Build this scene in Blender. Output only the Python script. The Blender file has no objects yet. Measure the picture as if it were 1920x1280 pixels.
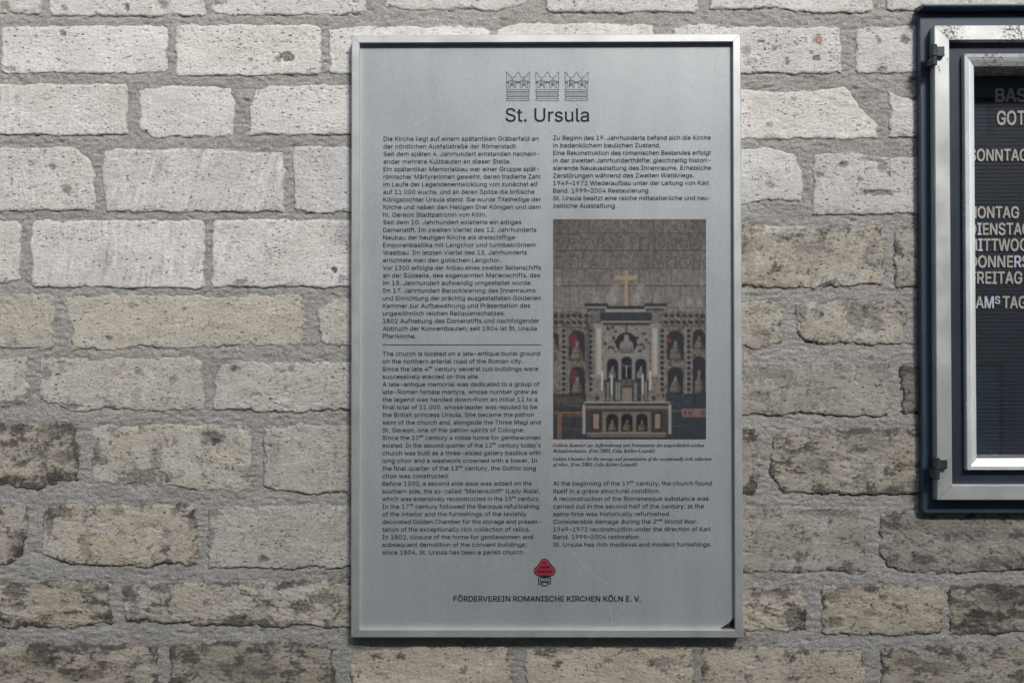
import bpy, math, random
import numpy as np
from mathutils import Matrix, Vector

# ------------------------------------------------------------------ camera
FPX, DIST, CAMZ = 2055.0, 1.85, 1.65          # focal length in px of a 1920 px wide frame, metres to the wall
PITCH, YAW, ROLL = 0.01375, 0.0080, 0.0011
cp, sp, cy, sy, cr, sr = (math.cos(PITCH), math.sin(PITCH), math.cos(YAW), math.sin(YAW), math.cos(ROLL), math.sin(ROLL))
RM = (np.array([[cy, -sy, 0], [sy, cy, 0], [0, 0, 1.]])
      @ np.array([[1, 0, 0], [0, cp, -sp], [0, sp, cp]])
      @ np.array([[cr, 0, sr], [0, 1, 0], [-sr, 0, cr]]))
S = bpy.context.scene
C = S.collection
cd = bpy.data.cameras.new('camera')
cam = bpy.data.objects.new('camera', cd)
C.objects.link(cam)
cd.sensor_width = 36.0
cd.lens = 36.0 * FPX / 1920
cd.clip_end = 300
cam.matrix_world = Matrix(((RM[0, 0], RM[0, 2], -RM[0, 1], 0), (RM[1, 0], RM[1, 2], -RM[1, 1], -DIST),
                           (RM[2, 0], RM[2, 2], -RM[2, 1], CAMZ), (0, 0, 0, 1)))
S.camera = cam

# ------------------------------------------------------------------ daylight
SUN_EL, SUN_AZ = math.radians(36), math.radians(22)   # azimuth from straight out of the wall towards +x
w = bpy.data.worlds.new('World'); S.world = w; w.use_nodes = True
nt = w.node_tree; bg = nt.nodes['Background']
sky = nt.nodes.new('ShaderNodeTexSky'); sky.sky_type = 'NISHITA'; sky.sun_disc = False
sky.sun_elevation = SUN_EL
sky.sun_rotation = math.pi - SUN_AZ
sky.air_density = 1.0; sky.dust_density = 3.0; sky.ozone_density = 1.0
hs = nt.nodes.new('ShaderNodeHueSaturation'); hs.inputs['Saturation'].default_value = 0.80      # thin overcast
nt.links.new(sky.outputs[0], hs.inputs['Color']); nt.links.new(hs.outputs[0], bg.inputs[0]); bg.inputs[1].default_value = 0.06
sd = bpy.data.lights.new('sun', 'SUN'); sd.energy = 1.5; sd.angle = math.radians(12); sd.color = (1.0, 0.975, 0.945)
so = bpy.data.objects.new('sun', sd); C.objects.link(so)
sdir = Vector((math.sin(SUN_AZ) * math.cos(SUN_EL), -math.cos(SUN_AZ) * math.cos(SUN_EL), math.sin(SUN_EL)))
so.rotation_euler = sdir.to_track_quat('Z', 'Y').to_euler()
so.location = (3, -6, 6)
S.view_settings.view_transform = 'Standard'; S.view_settings.look = 'None'
S.view_settings.gamma = 1.0; S.view_settings.exposure = 1.58
S.cycles.max_bounces = 8
HOUSE_Y, HOUSE_H = -10.6, 9.60  # house height shaped so its soft roof shadow dims the lower wall

# ------------------------------------------------------------------ helpers
def P(px, py, d=0.0):
    """photo measurement -> point on the vertical plane d metres in front of the wall face"""
    px = np.asarray(px, float); py = np.asarray(py, float)
    v = np.stack([(px - 960) / FPX, np.ones_like(px), -(py - 640) / FPX], -1) @ RM.T
    t = (DIST - d) / v[..., 1]
    return np.stack([v[..., 0] * t, -DIST + v[..., 1] * t, CAMZ + v[..., 2] * t], -1)

def lin(c):
    c = np.asarray(c, float) / 255.0
    return np.where(c <= 0.04045, c / 12.92, ((c + 0.055) / 1.055) ** 2.4)

def link(name, me, mat=None, parent=None, label=None, cat=None, group=None, kind=None):
    o = bpy.data.objects.new(name, me); C.objects.link(o)
    if mat is not None: me.materials.append(mat)
    if parent is not None: o.parent = parent
    if label: o['label'] = label
    if cat: o['category'] = cat
    if group: o['group'] = group
    if kind: o['kind'] = kind
    return o

def empty(name, label, cat, loc=(0, 0, 0)):
    o = bpy.data.objects.new(name, None); C.objects.link(o)
    o.location = loc; o['label'] = label; o['category'] = cat
    o.empty_display_size = 0.05
    return o

def adopt(parent):
    """children were modelled in world coordinates"""
    bpy.context.view_layer.update()
    inv = parent.matrix_world.inverted()
    for ch in parent.children: ch.matrix_parent_inverse = inv

def mesh_np(name, V, F, smooth=False, col=None, extra=None):
    me = bpy.data.meshes.new(name)
    V = np.ascontiguousarray(V, dtype=np.float32); F = np.ascontiguousarray(F, dtype=np.int32)
    n, k = F.shape
    me.vertices.add(len(V)); me.vertices.foreach_set('co', V.ravel())
    me.loops.add(n * k); me.loops.foreach_set('vertex_index', F.ravel())
    me.polygons.add(n)
    me.polygons.foreach_set('loop_start', np.arange(0, n * k, k, dtype=np.int32))
    me.polygons.foreach_set('loop_total', np.full(n, k, dtype=np.int32))
    me.update(calc_edges=True)
    me.polygons.foreach_set('use_smooth', np.full(n, smooth))
    if col is not None:
        a = me.color_attributes.new('Col', 'FLOAT_COLOR', 'POINT')
        a.data.foreach_set('color', np.concatenate([col, np.ones((len(V), 1))], 1).astype(np.float32).ravel())
    if extra is not None:
        a = me.attributes.new('wear', 'FLOAT', 'POINT'); a.data.foreach_set('value', extra.astype(np.float32))
    return me

def mesh_py(name, V, F, smooth=False):
    me = bpy.data.meshes.new(name); me.from_pydata([tuple(v) for v in V], [], F); me.update()
    if smooth: me.polygons.foreach_set('use_smooth', [True] * len(F))
    return me

def bevel(o, w_, seg=2):
    m = o.modifiers.new('bevel', 'BEVEL'); m.width = w_; m.segments = seg; m.limit_method = 'ANGLE'; m.angle_limit = math.radians(35)
    return o

def box(x0, x1, y0, y1, z0, z1):
    V = [(x, y, z) for x in (x0, x1) for y in (y0, y1) for z in (z0, z1)]
    F = [(0, 1, 3, 2), (4, 6, 7, 5), (0, 4, 5, 1), (2, 3, 7, 6), (0, 2, 6, 4), (1, 5, 7, 3)]
    return V, F

def boxes(name, bs):
    V, F = [], []
    for b in bs:
        v, f = box(*b); n = len(V); V += v; F += [tuple(i + n for i in q) for q in f]
    return mesh_py(name, V, F)

_r = np.random.default_rng(5)
_A = _r.random((256, 256)) * 2 * np.pi
_GX, _GY = np.cos(_A), np.sin(_A)
def pn(x, y, s=0):
    x = x + s * 37.17; y = y + s * 91.73
    xi = np.floor(x).astype(np.int64); yi = np.floor(y).astype(np.int64)
    fx, fy = x - xi, y - yi
    u = fx * fx * fx * (fx * (fx * 6 - 15) + 10); v = fy * fy * fy * (fy * (fy * 6 - 15) + 10)
    def g(a, b):
        i, j = (xi + a) & 255, (yi + b) & 255
        return _GX[i, j] * (fx - a) + _GY[i, j] * (fy - b)
    n0 = g(0, 0) * (1 - u) + g(1, 0) * u; n1 = g(0, 1) * (1 - u) + g(1, 1) * u
    return (n0 * (1 - v) + n1 * v) * 1.5
def fbm(x, y, s=0, o=4, gain=0.5):
    t = 0; a = 1; n = 0
    for k in range(o):
        t = t + a * pn(x, y, s + k * 3); n += a; a *= gain; x = x * 2.03; y = y * 2.03
    return t / n
def sstep(a, b, x):
    t = np.clip((x - a) / (b - a), 0, 1); return t * t * (3 - 2 * t)

# ------------------------------------------------------------------ materials
def new_mat(name):
    m = bpy.data.materials.new(name); m.use_nodes = True
    return m, m.node_tree, m.node_tree.nodes['Principled BSDF']
def nd(t, typ, **kw):
    n = t.nodes.new(typ)
    for k, v in kw.items():
        if k.startswith('i_'): n.inputs[k[2:].replace('_', ' ')].default_value = v
        else: setattr(n, k, v)
    return n
def ramp(t, src, stops):
    r = t.nodes.new('ShaderNodeValToRGB'); t.links.new(src, r.inputs[0])
    e = r.color_ramp.elements
    while len(e) < len(stops): e.new(0.5)
    for el, (p, c) in zip(e, stops):
        el.position = p; el.color = (c, c, c, 1) if isinstance(c, (int, float)) else (*c, 1)
    return r
def mapping(t, scale=(1, 1, 1), rot=(0, 0, 0)):
    tc = t.nodes.new('ShaderNodeNewGeometry'); mp = t.nodes.new('ShaderNodeMapping')
    t.links.new(tc.outputs['Position'], mp.inputs['Vector'])
    mp.inputs['Scale'].default_value = scale; mp.inputs['Rotation'].default_value = rot
    return mp.outputs[0]
def mix(t, f, a, b, mode='MIX'):
    m = t.nodes.new('ShaderNodeMix'); m.data_type = 'RGBA'; m.blend_type = mode
    for k, v in ((0, f), (6, a), (7, b)):
        sock = m.inputs[k]
        if isinstance(v, bpy.types.NodeSocket): t.links.new(v, sock)
        elif isinstance(v, (int, float)): sock.default_value = v if k == 0 else (v, v, v, 1)
        else: sock.default_value = (*v, 1)
    return m.outputs[2]
def math_(t, op, a, b=0.0):
    m = t.nodes.new('ShaderNodeMath'); m.operation = op
    for s_, v in ((m.inputs[0], a), (m.inputs[1], b)):
        if isinstance(v, bpy.types.NodeSocket): t.links.new(v, s_)
        else: s_.default_value = v
    return m.outputs[0]

def stone_material():
    m, t, b = new_mat('tuff_stone')
    at = nd(t, 'ShaderNodeAttribute', attribute_name='Col').outputs['Color']
    wear = nd(t, 'ShaderNodeAttribute', attribute_name='wear').outputs['Fac']
    v1 = mapping(t, (1, 1, 1.7))
    fine = nd(t, 'ShaderNodeTexNoise', i_Scale=260.0, i_Detail=4.0, i_Roughness=0.65)
    t.links.new(v1, fine.inputs['Vector'])
    grain = ramp(t, fine.outputs[0], [(0.30, 0.80), (0.5, 1.0), (0.72, 1.13)])
    dn = nd(t, 'ShaderNodeTexNoise', i_Scale=330.0, i_Detail=2.0); t.links.new(v1, dn.inputs['Vector'])
    dv = nd(t, 'ShaderNodeVectorMath', operation='MULTIPLY_ADD'); t.links.new(dn.outputs['Color'], dv.inputs[0]); dv.inputs[1].default_value = (.007, .007, .007); t.links.new(v1, dv.inputs[2]); v1 = dv.outputs[0]
    # pores: voronoi cells, only some of the cells hold a pore
    vo = nd(t, 'ShaderNodeTexVoronoi', i_Scale=210.0, i_Randomness=1.0); t.links.new(v1, vo.inputs['Vector'])
    pick = nd(t, 'ShaderNodeSeparateColor'); t.links.new(vo.outputs['Color'], pick.inputs[0])
    dens = nd(t, 'ShaderNodeTexNoise', i_Scale=16.0, i_Detail=2.0); t.links.new(v1, dens.inputs['Vector'])
    size = math_(t, 'MULTIPLY', math_(t, 'SUBTRACT', math_(t, 'MULTIPLY', pick.outputs[0], math_(t, 'ADD', dens.outputs[0], 0.35)), 0.49), 1.15)
    pore = math_(t, 'MULTIPLY', math_(t, 'SUBTRACT', size, vo.outputs['Distance']), 5.0)
    pore = math_(t, 'MINIMUM', math_(t, 'MAXIMUM', pore, 0.0), 1.0)
    vb = nd(t, 'ShaderNodeTexVoronoi', i_Scale=70.0); v2 = mapping(t, (1, 1, 1.9)); t.links.new(v2, vb.inputs['Vector'])
    pb = nd(t, 'ShaderNodeSeparateColor'); t.links.new(vb.outputs['Color'], pb.inputs[0])
    wob = nd(t, 'ShaderNodeTexNoise', i_Scale=300.0, i_Detail=2.0); t.links.new(v2, wob.inputs['Vector'])
    big = math_(t, 'SUBTRACT', math_(t, 'MULTIPLY', math_(t, 'SUBTRACT', pb.outputs[1], 0.80), 1.3),
                math_(t, 'ADD', vb.outputs['Distance'], math_(t, 'MULTIPLY', math_(t, 'SUBTRACT', wob.outputs[0], 0.5), 0.35)))
    big = math_(t, 'MINIMUM', math_(t, 'MAXIMUM', math_(t, 'MULTIPLY', big, 9.0), 0.0), 1.0)
    allp = math_(t, 'MAXIMUM', pore, big)
    c = mix(t, 1.0, at, grain.outputs[0], 'MULTIPLY')
    # coloured mineral grains
    mg = nd(t, 'ShaderNodeTexVoronoi', i_Scale=420.0); t.links.new(v1, mg.inputs['Vector'])
    ms = nd(t, 'ShaderNodeSeparateColor'); t.links.new(mg.outputs['Color'], ms.inputs[0])
    gr = ramp(t, ms.outputs[2], [(0.0, 0.86), (0.5, 1.0), (1.0, 1.12)])
    c = mix(t, 0.7, c, gr.outputs[0], 'MULTIPLY')
    dark = mix(t, 1.0, c, (0.26, 0.25, 0.25), 'MULTIPLY')
    c = mix(t, math_(t, 'MULTIPLY', allp, 0.75), c, dark)
    t.links.new(c, b.inputs['Base Color'])
    b.inputs['Roughness'].default_value = 0.95; b.inputs['Specular IOR Level'].default_value = 0.15
    med = nd(t, 'ShaderNodeTexNoise', i_Scale=95.0, i_Detail=5.0, i_Roughness=0.7); t.links.new(v1, med.inputs['Vector'])
    h = math_(t, 'ADD', math_(t, 'MULTIPLY', med.outputs[0], 1.15), math_(t, 'MULTIPLY', fine.outputs[0], 0.95))
    h = math_(t, 'SUBTRACT', h, math_(t, 'MULTIPLY', allp, 0.9))
    bp = nd(t, 'ShaderNodeBump', i_Strength=1.0, i_Distance=0.0016); t.links.new(h, bp.inputs['Height'])
    t.links.new(bp.outputs[0], b.inputs['Normal'])
    return m

def mortar_material():
    m, t, b = new_mat('sandy_mortar')
    at = nd(t, 'ShaderNodeAttribute', attribute_name='Col').outputs['Color']
    v = mapping(t, (1, 1, 1.3))
    n1 = nd(t, 'ShaderNodeTexNoise', i_Scale=330.0, i_Detail=4.0, i_Roughness=0.7); t.links.new(v, n1.inputs['Vector'])
    n2 = nd(t, 'ShaderNodeTexNoise', i_Scale=90.0, i_Detail=4.0, i_Roughness=0.65); t.links.new(v, n2.inputs['Vector'])
    vo = nd(t, 'ShaderNodeTexVoronoi', i_Scale=520.0); t.links.new(v, vo.inputs['Vector'])
    vs = nd(t, 'ShaderNodeSeparateColor'); t.links.new(vo.outputs['Color'], vs.inputs[0])
    g = ramp(t, n1.outputs[0], [(0.28, 0.72), (0.5, 1.0), (0.75, 1.2)])
    s_ = ramp(t, vs.outputs[0], [(0.0, 0.78), (0.3, 0.97), (0.9, 1.04), (0.97, 1.55)])
    c = mix(t, 1.0, at, g.outputs[0], 'MULTIPLY'); c = mix(t, 0.8, c, s_.outputs[0], 'MULTIPLY')
    t.links.new(c, b.inputs['Base Color'])
    b.inputs['Roughness'].default_value = 0.95; b.inputs['Specular IOR Level'].default_value = 0.15
    h = math_(t, 'ADD', math_(t, 'MULTIPLY', n2.outputs[0], 1.5), math_(t, 'MULTIPLY', n1.outputs[0], 0.9))
    h = math_(t, 'ADD', h, math_(t, 'MULTIPLY', vs.outputs[1], 0.15))
    bp = nd(t, 'ShaderNodeBump', i_Strength=1.0, i_Distance=0.0020); t.links.new(h, bp.inputs['Height'])
    t.links.new(bp.outputs[0], b.inputs['Normal'])
    return m

def metal(name, col, rough, metallic=1.0, grime=0.0, grime_col=(0.03, 0.03, 0.025), gscale=60, gthr=0.58, blotch=0.06, streak=None):
    m, t, b = new_mat(name)
    v = mapping(t, streak or (1, 1, 1))
    n = nd(t, 'ShaderNodeTexNoise', i_Scale=18.0, i_Detail=5.0, i_Roughness=0.6); t.links.new(v, n.inputs['Vector'])
    r = ramp(t, n.outputs[0], [(0.3, 1 - blotch), (0.7, 1 + blotch)])
    c = mix(t, 1.0, col, r.outputs[0], 'MULTIPLY')
    rr = ramp(t, n.outputs[0], [(0.3, rough * 0.85), (0.7, min(1, rough * 1.2))])
    t.links.new(rr.outputs[0], b.inputs['Roughness'])
    b.inputs['Metallic'].default_value = metallic
    if grime > 0:
        vg = mapping(t, (1, 1, 1))
        gn = nd(t, 'ShaderNodeTexNoise', i_Scale=gscale, i_Detail=4.0, i_Roughness=0.7); t.links.new(vg, gn.inputs['Vector'])
        at = nd(t, 'ShaderNodeAttribute', attribute_name='wear').outputs['Fac']
        g = math_(t, 'ADD', gn.outputs[0], math_(t, 'MULTIPLY', at, 0.3))
        g = ramp(t, g, [(gthr - .02, 0.0), (gthr + 0.10, grime)])
        c = mix(t, g.outputs[0], c, grime_col)
        mm = math_(t, 'MULTIPLY', math_(t, 'SUBTRACT', 1.0, g.outputs[0]), metallic)
        t.links.new(mm, b.inputs['Metallic'])
    t.links.new(c, b.inputs['Base Color'])
    return m

def plain(name, col, rough=0.6, metallic=0.0, var=0.1, scale=25, bump=0.0, spec=0.5):
    m, t, b = new_mat(name)
    v = mapping(t)
    n = nd(t, 'ShaderNodeTexNoise', i_Scale=float(scale), i_Detail=5.0, i_Roughness=0.65); t.links.new(v, n.inputs['Vector'])
    r = ramp(t, n.outputs[0], [(0.3, 1 - var), (0.7, 1 + var)])
    t.links.new(mix(t, 1.0, col, r.outputs[0], 'MULTIPLY'), b.inputs['Base Color'])
    b.inputs['Roughness'].default_value = rough; b.inputs['Metallic'].default_value = metallic
    b.inputs['Specular IOR Level'].default_value = spec
    if bump:
        bp = nd(t, 'ShaderNodeBump', i_Strength=1.0, i_Distance=bump); t.links.new(n.outputs[0], bp.inputs['Height'])
        t.links.new(bp.outputs[0], b.inputs['Normal'])
    return m

def print_material():
    m, t, b = new_mat('printed_photograph')
    t.links.new(nd(t, 'ShaderNodeAttribute', attribute_name='Col').outputs['Color'], b.inputs['Base Color'])
    b.inputs['Roughness'].default_value = 0.4; b.inputs['Specular IOR Level'].default_value = 0.45
    return m

def panel_material():
    """satin aluminium sheet, faintly blotched and stained"""
    m, t, b = new_mat('satin_sign_panel')
    v = mapping(t, (1, 1, 0.6))
    n = nd(t, 'ShaderNodeTexNoise', i_Scale=9.0, i_Detail=6.0, i_Roughness=0.6); t.links.new(v, n.inputs['Vector'])
    f = nd(t, 'ShaderNodeTexNoise', i_Scale=260.0, i_Detail=3.0, i_Roughness=0.7); t.links.new(v, f.inputs['Vector'])
    c = ramp(t, n.outputs[0], [(0.25, (0.338, 0.364, 0.380)), (0.75, (0.386, 0.412, 0.424))]).outputs[0]
    g = ramp(t, f.outputs[0], [(0.3, 0.93), (0.7, 1.06)])
    c = mix(t, 1.0, c, g.outputs[0], 'MULTIPLY')
    at = nd(t, 'ShaderNodeAttribute', attribute_name='wear').outputs['Fac']      # lime residue near the rails
    k = nd(t, 'ShaderNodeTexNoise', i_Scale=45.0, i_Detail=4.0); t.links.new(v, k.inputs['Vector'])
    kk = math_(t, 'MULTIPLY', at, math_(t, 'ADD', k.outputs[0], 0.25))
    c = mix(t, math_(t, 'MULTIPLY', kk, 0.6), c, (0.50, 0.52, 0.48))
    dr = nd(t, 'ShaderNodeTexNoise', i_Scale=22.0, i_Detail=4.0, i_Roughness=0.6); vd = mapping(t, (1.6, 1, .12)); t.links.new(vd, dr.inputs['Vector'])      # run-off streaks
    c = mix(t, 1.0, c, ramp(t, dr.outputs[0], [(0.3, 0.955), (0.68, 1.04)]).outputs[0], 'MULTIPLY')
    sp = nd(t, 'ShaderNodeTexVoronoi', i_Scale=120.0); vs = mapping(t); t.links.new(vs, sp.inputs['Vector'])
    ss = nd(t, 'ShaderNodeSeparateColor'); t.links.new(sp.outputs['Color'], ss.inputs[0])
    pk = math_(t, 'MULTIPLY', math_(t, 'GREATER_THAN', ss.outputs[0], .93), math_(t, 'LESS_THAN', sp.outputs['Distance'], .13))
    c = mix(t, math_(t, 'MULTIPLY', pk, .5), c, (0.62, 0.64, 0.62))
    t.links.new(c, b.inputs['Base Color'])
    b.inputs['Metallic'].default_value = 0.35
    rr = ramp(t, n.outputs[0], [(0.3, 0.42), (0.7, 0.52)]); t.links.new(rr.outputs[0], b.inputs['Roughness'])
    return m

def glass_material():
    m = bpy.data.materials.new('window_glass'); m.use_nodes = True; t = m.node_tree; t.nodes.clear()
    out = t.nodes.new('ShaderNodeOutputMaterial'); mx = t.nodes.new('ShaderNodeMixShader')
    tr = t.nodes.new('ShaderNodeBsdfTransparent'); gl = t.nodes.new('ShaderNodeBsdfGlossy')
    gl.inputs['Roughness'].default_value = 0.012; tr.inputs[0].default_value = (0.95, 0.95, 0.95, 1)
    fr = nd(t, 'ShaderNodeLayerWeight', i_Blend=0.5)          # Schlick, the same for both faces of the pane
    t.links.new(math_(t, 'ADD', math_(t, 'MULTIPLY', math_(t, 'POWER', fr.outputs['Facing'], 5.0), .95), .07), mx.inputs[0]); t.links.new(tr.outputs[0], mx.inputs[1]); t.links.new(gl.outputs[0], mx.inputs[2])
    t.links.new(mx.outputs[0], out.inputs[0])
    return m

M_STONE, M_MORTAR = stone_material(), mortar_material()
M_ALU = metal('anodised_aluminium', (0.54, 0.56, 0.555), 0.44, 0.65, blotch=0.05)
M_PANEL = panel_material()
M_STEEL = metal('weathered_aluminium', (0.55, 0.57, 0.55), 0.38, 0.55, grime=0.9, gscale=230, gthr=0.74, blotch=0.08)
M_BEAD = metal('bright_aluminium_bead', (0.80, 0.82, 0.83), 0.25, 0.45, grime=0.8, gscale=170, gthr=0.74)
M_NAVY = plain('navy_painted_steel', (0.034, 0.056, 0.082), 0.42, 0.0, 0.18, 14, 0.00015)
M_NAVY2 = plain('navy_lacquered_door_panel', (0.026, 0.034, 0.052), 0.35, 0.0, 0.15, 14)
M_HINGE = plain('painted_hinge_steel', (0.040, 0.050, 0.058), 0.4, 0.3, 0.3, 120, 0.0004)
M_INK = plain('black_print', (0.013, 0.014, 0.019), 0.6, 0.0, 0.1, spec=.2)
M_LINE = plain('thin_black_print', (0.022, 0.024, 0.030), 0.6, 0.0, 0.1, spec=.2)
M_RED = plain('red_print', (0.27, 0.018, 0.034), 0.5, 0.0, 0.12, 200)
M_PINK = plain('pale_pink_print', (0.36, 0.17, 0.17), 0.5, 0.0, 0.1)
M_PRINT = print_material()
M_GLASS = glass_material()
M_FELT = plain('grooved_letter_board', (0.009, 0.0145, 0.025), 0.6, 0.0, 0.12, 30)
M_LETTER = plain('cream_plastic_letter', (0.53, 0.495, 0.455), 0.45, 0.0, 0.08, 60)
M_LETTER2 = plain('white_plastic_letter', (0.60, 0.66, 0.76), 0.4, 0.0, 0.05, 60)
M_DARK = plain('rusty_backing_board', (0.028, 0.018, 0.013), 0.8, 0.0, 0.5, 120)
M_SCRATCH = plain('pale_scratch', (0.50, 0.52, 0.51), 0.6, 0.0, 0.3, 300)

# ------------------------------------------------------------------ the stone wall
wall = empty('stone_wall', 'wall of pale and brown weathered tuff stones in rough grey mortar behind the sign and the showcase', 'wall', (0, 0, 0))
BOARD = (P(658.5, 600, .026)[0], P(1391.5, 600, .026)[0], P(1026, 1195, .026)[2], P(1026, 64.5, .026)[2])   # x0 x1 z0 z1

W_, B_, D_, G_ = 'W', 'B', 'D', 'G'
PAL = {  # base, second, dark stain colour, stain amount
    'W': ((0.645, 0.637, 0.622), (0.562, 0.552, 0.532), (0.24, 0.235, 0.225), 0.15),
    'B': ((0.510, 0.492, 0.445), (0.445, 0.422, 0.372), (0.13, 0.125, 0.115), 0.34),
    'D': ((0.472, 0.440, 0.384), (0.405, 0.368, 0.308), (0.075, 0.073, 0.068), 0.72),
    'G': ((0.402, 0.385, 0.342), (0.328, 0.307, 0.265), (0.085, 0.083, 0.078), 0.55),
}
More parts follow.
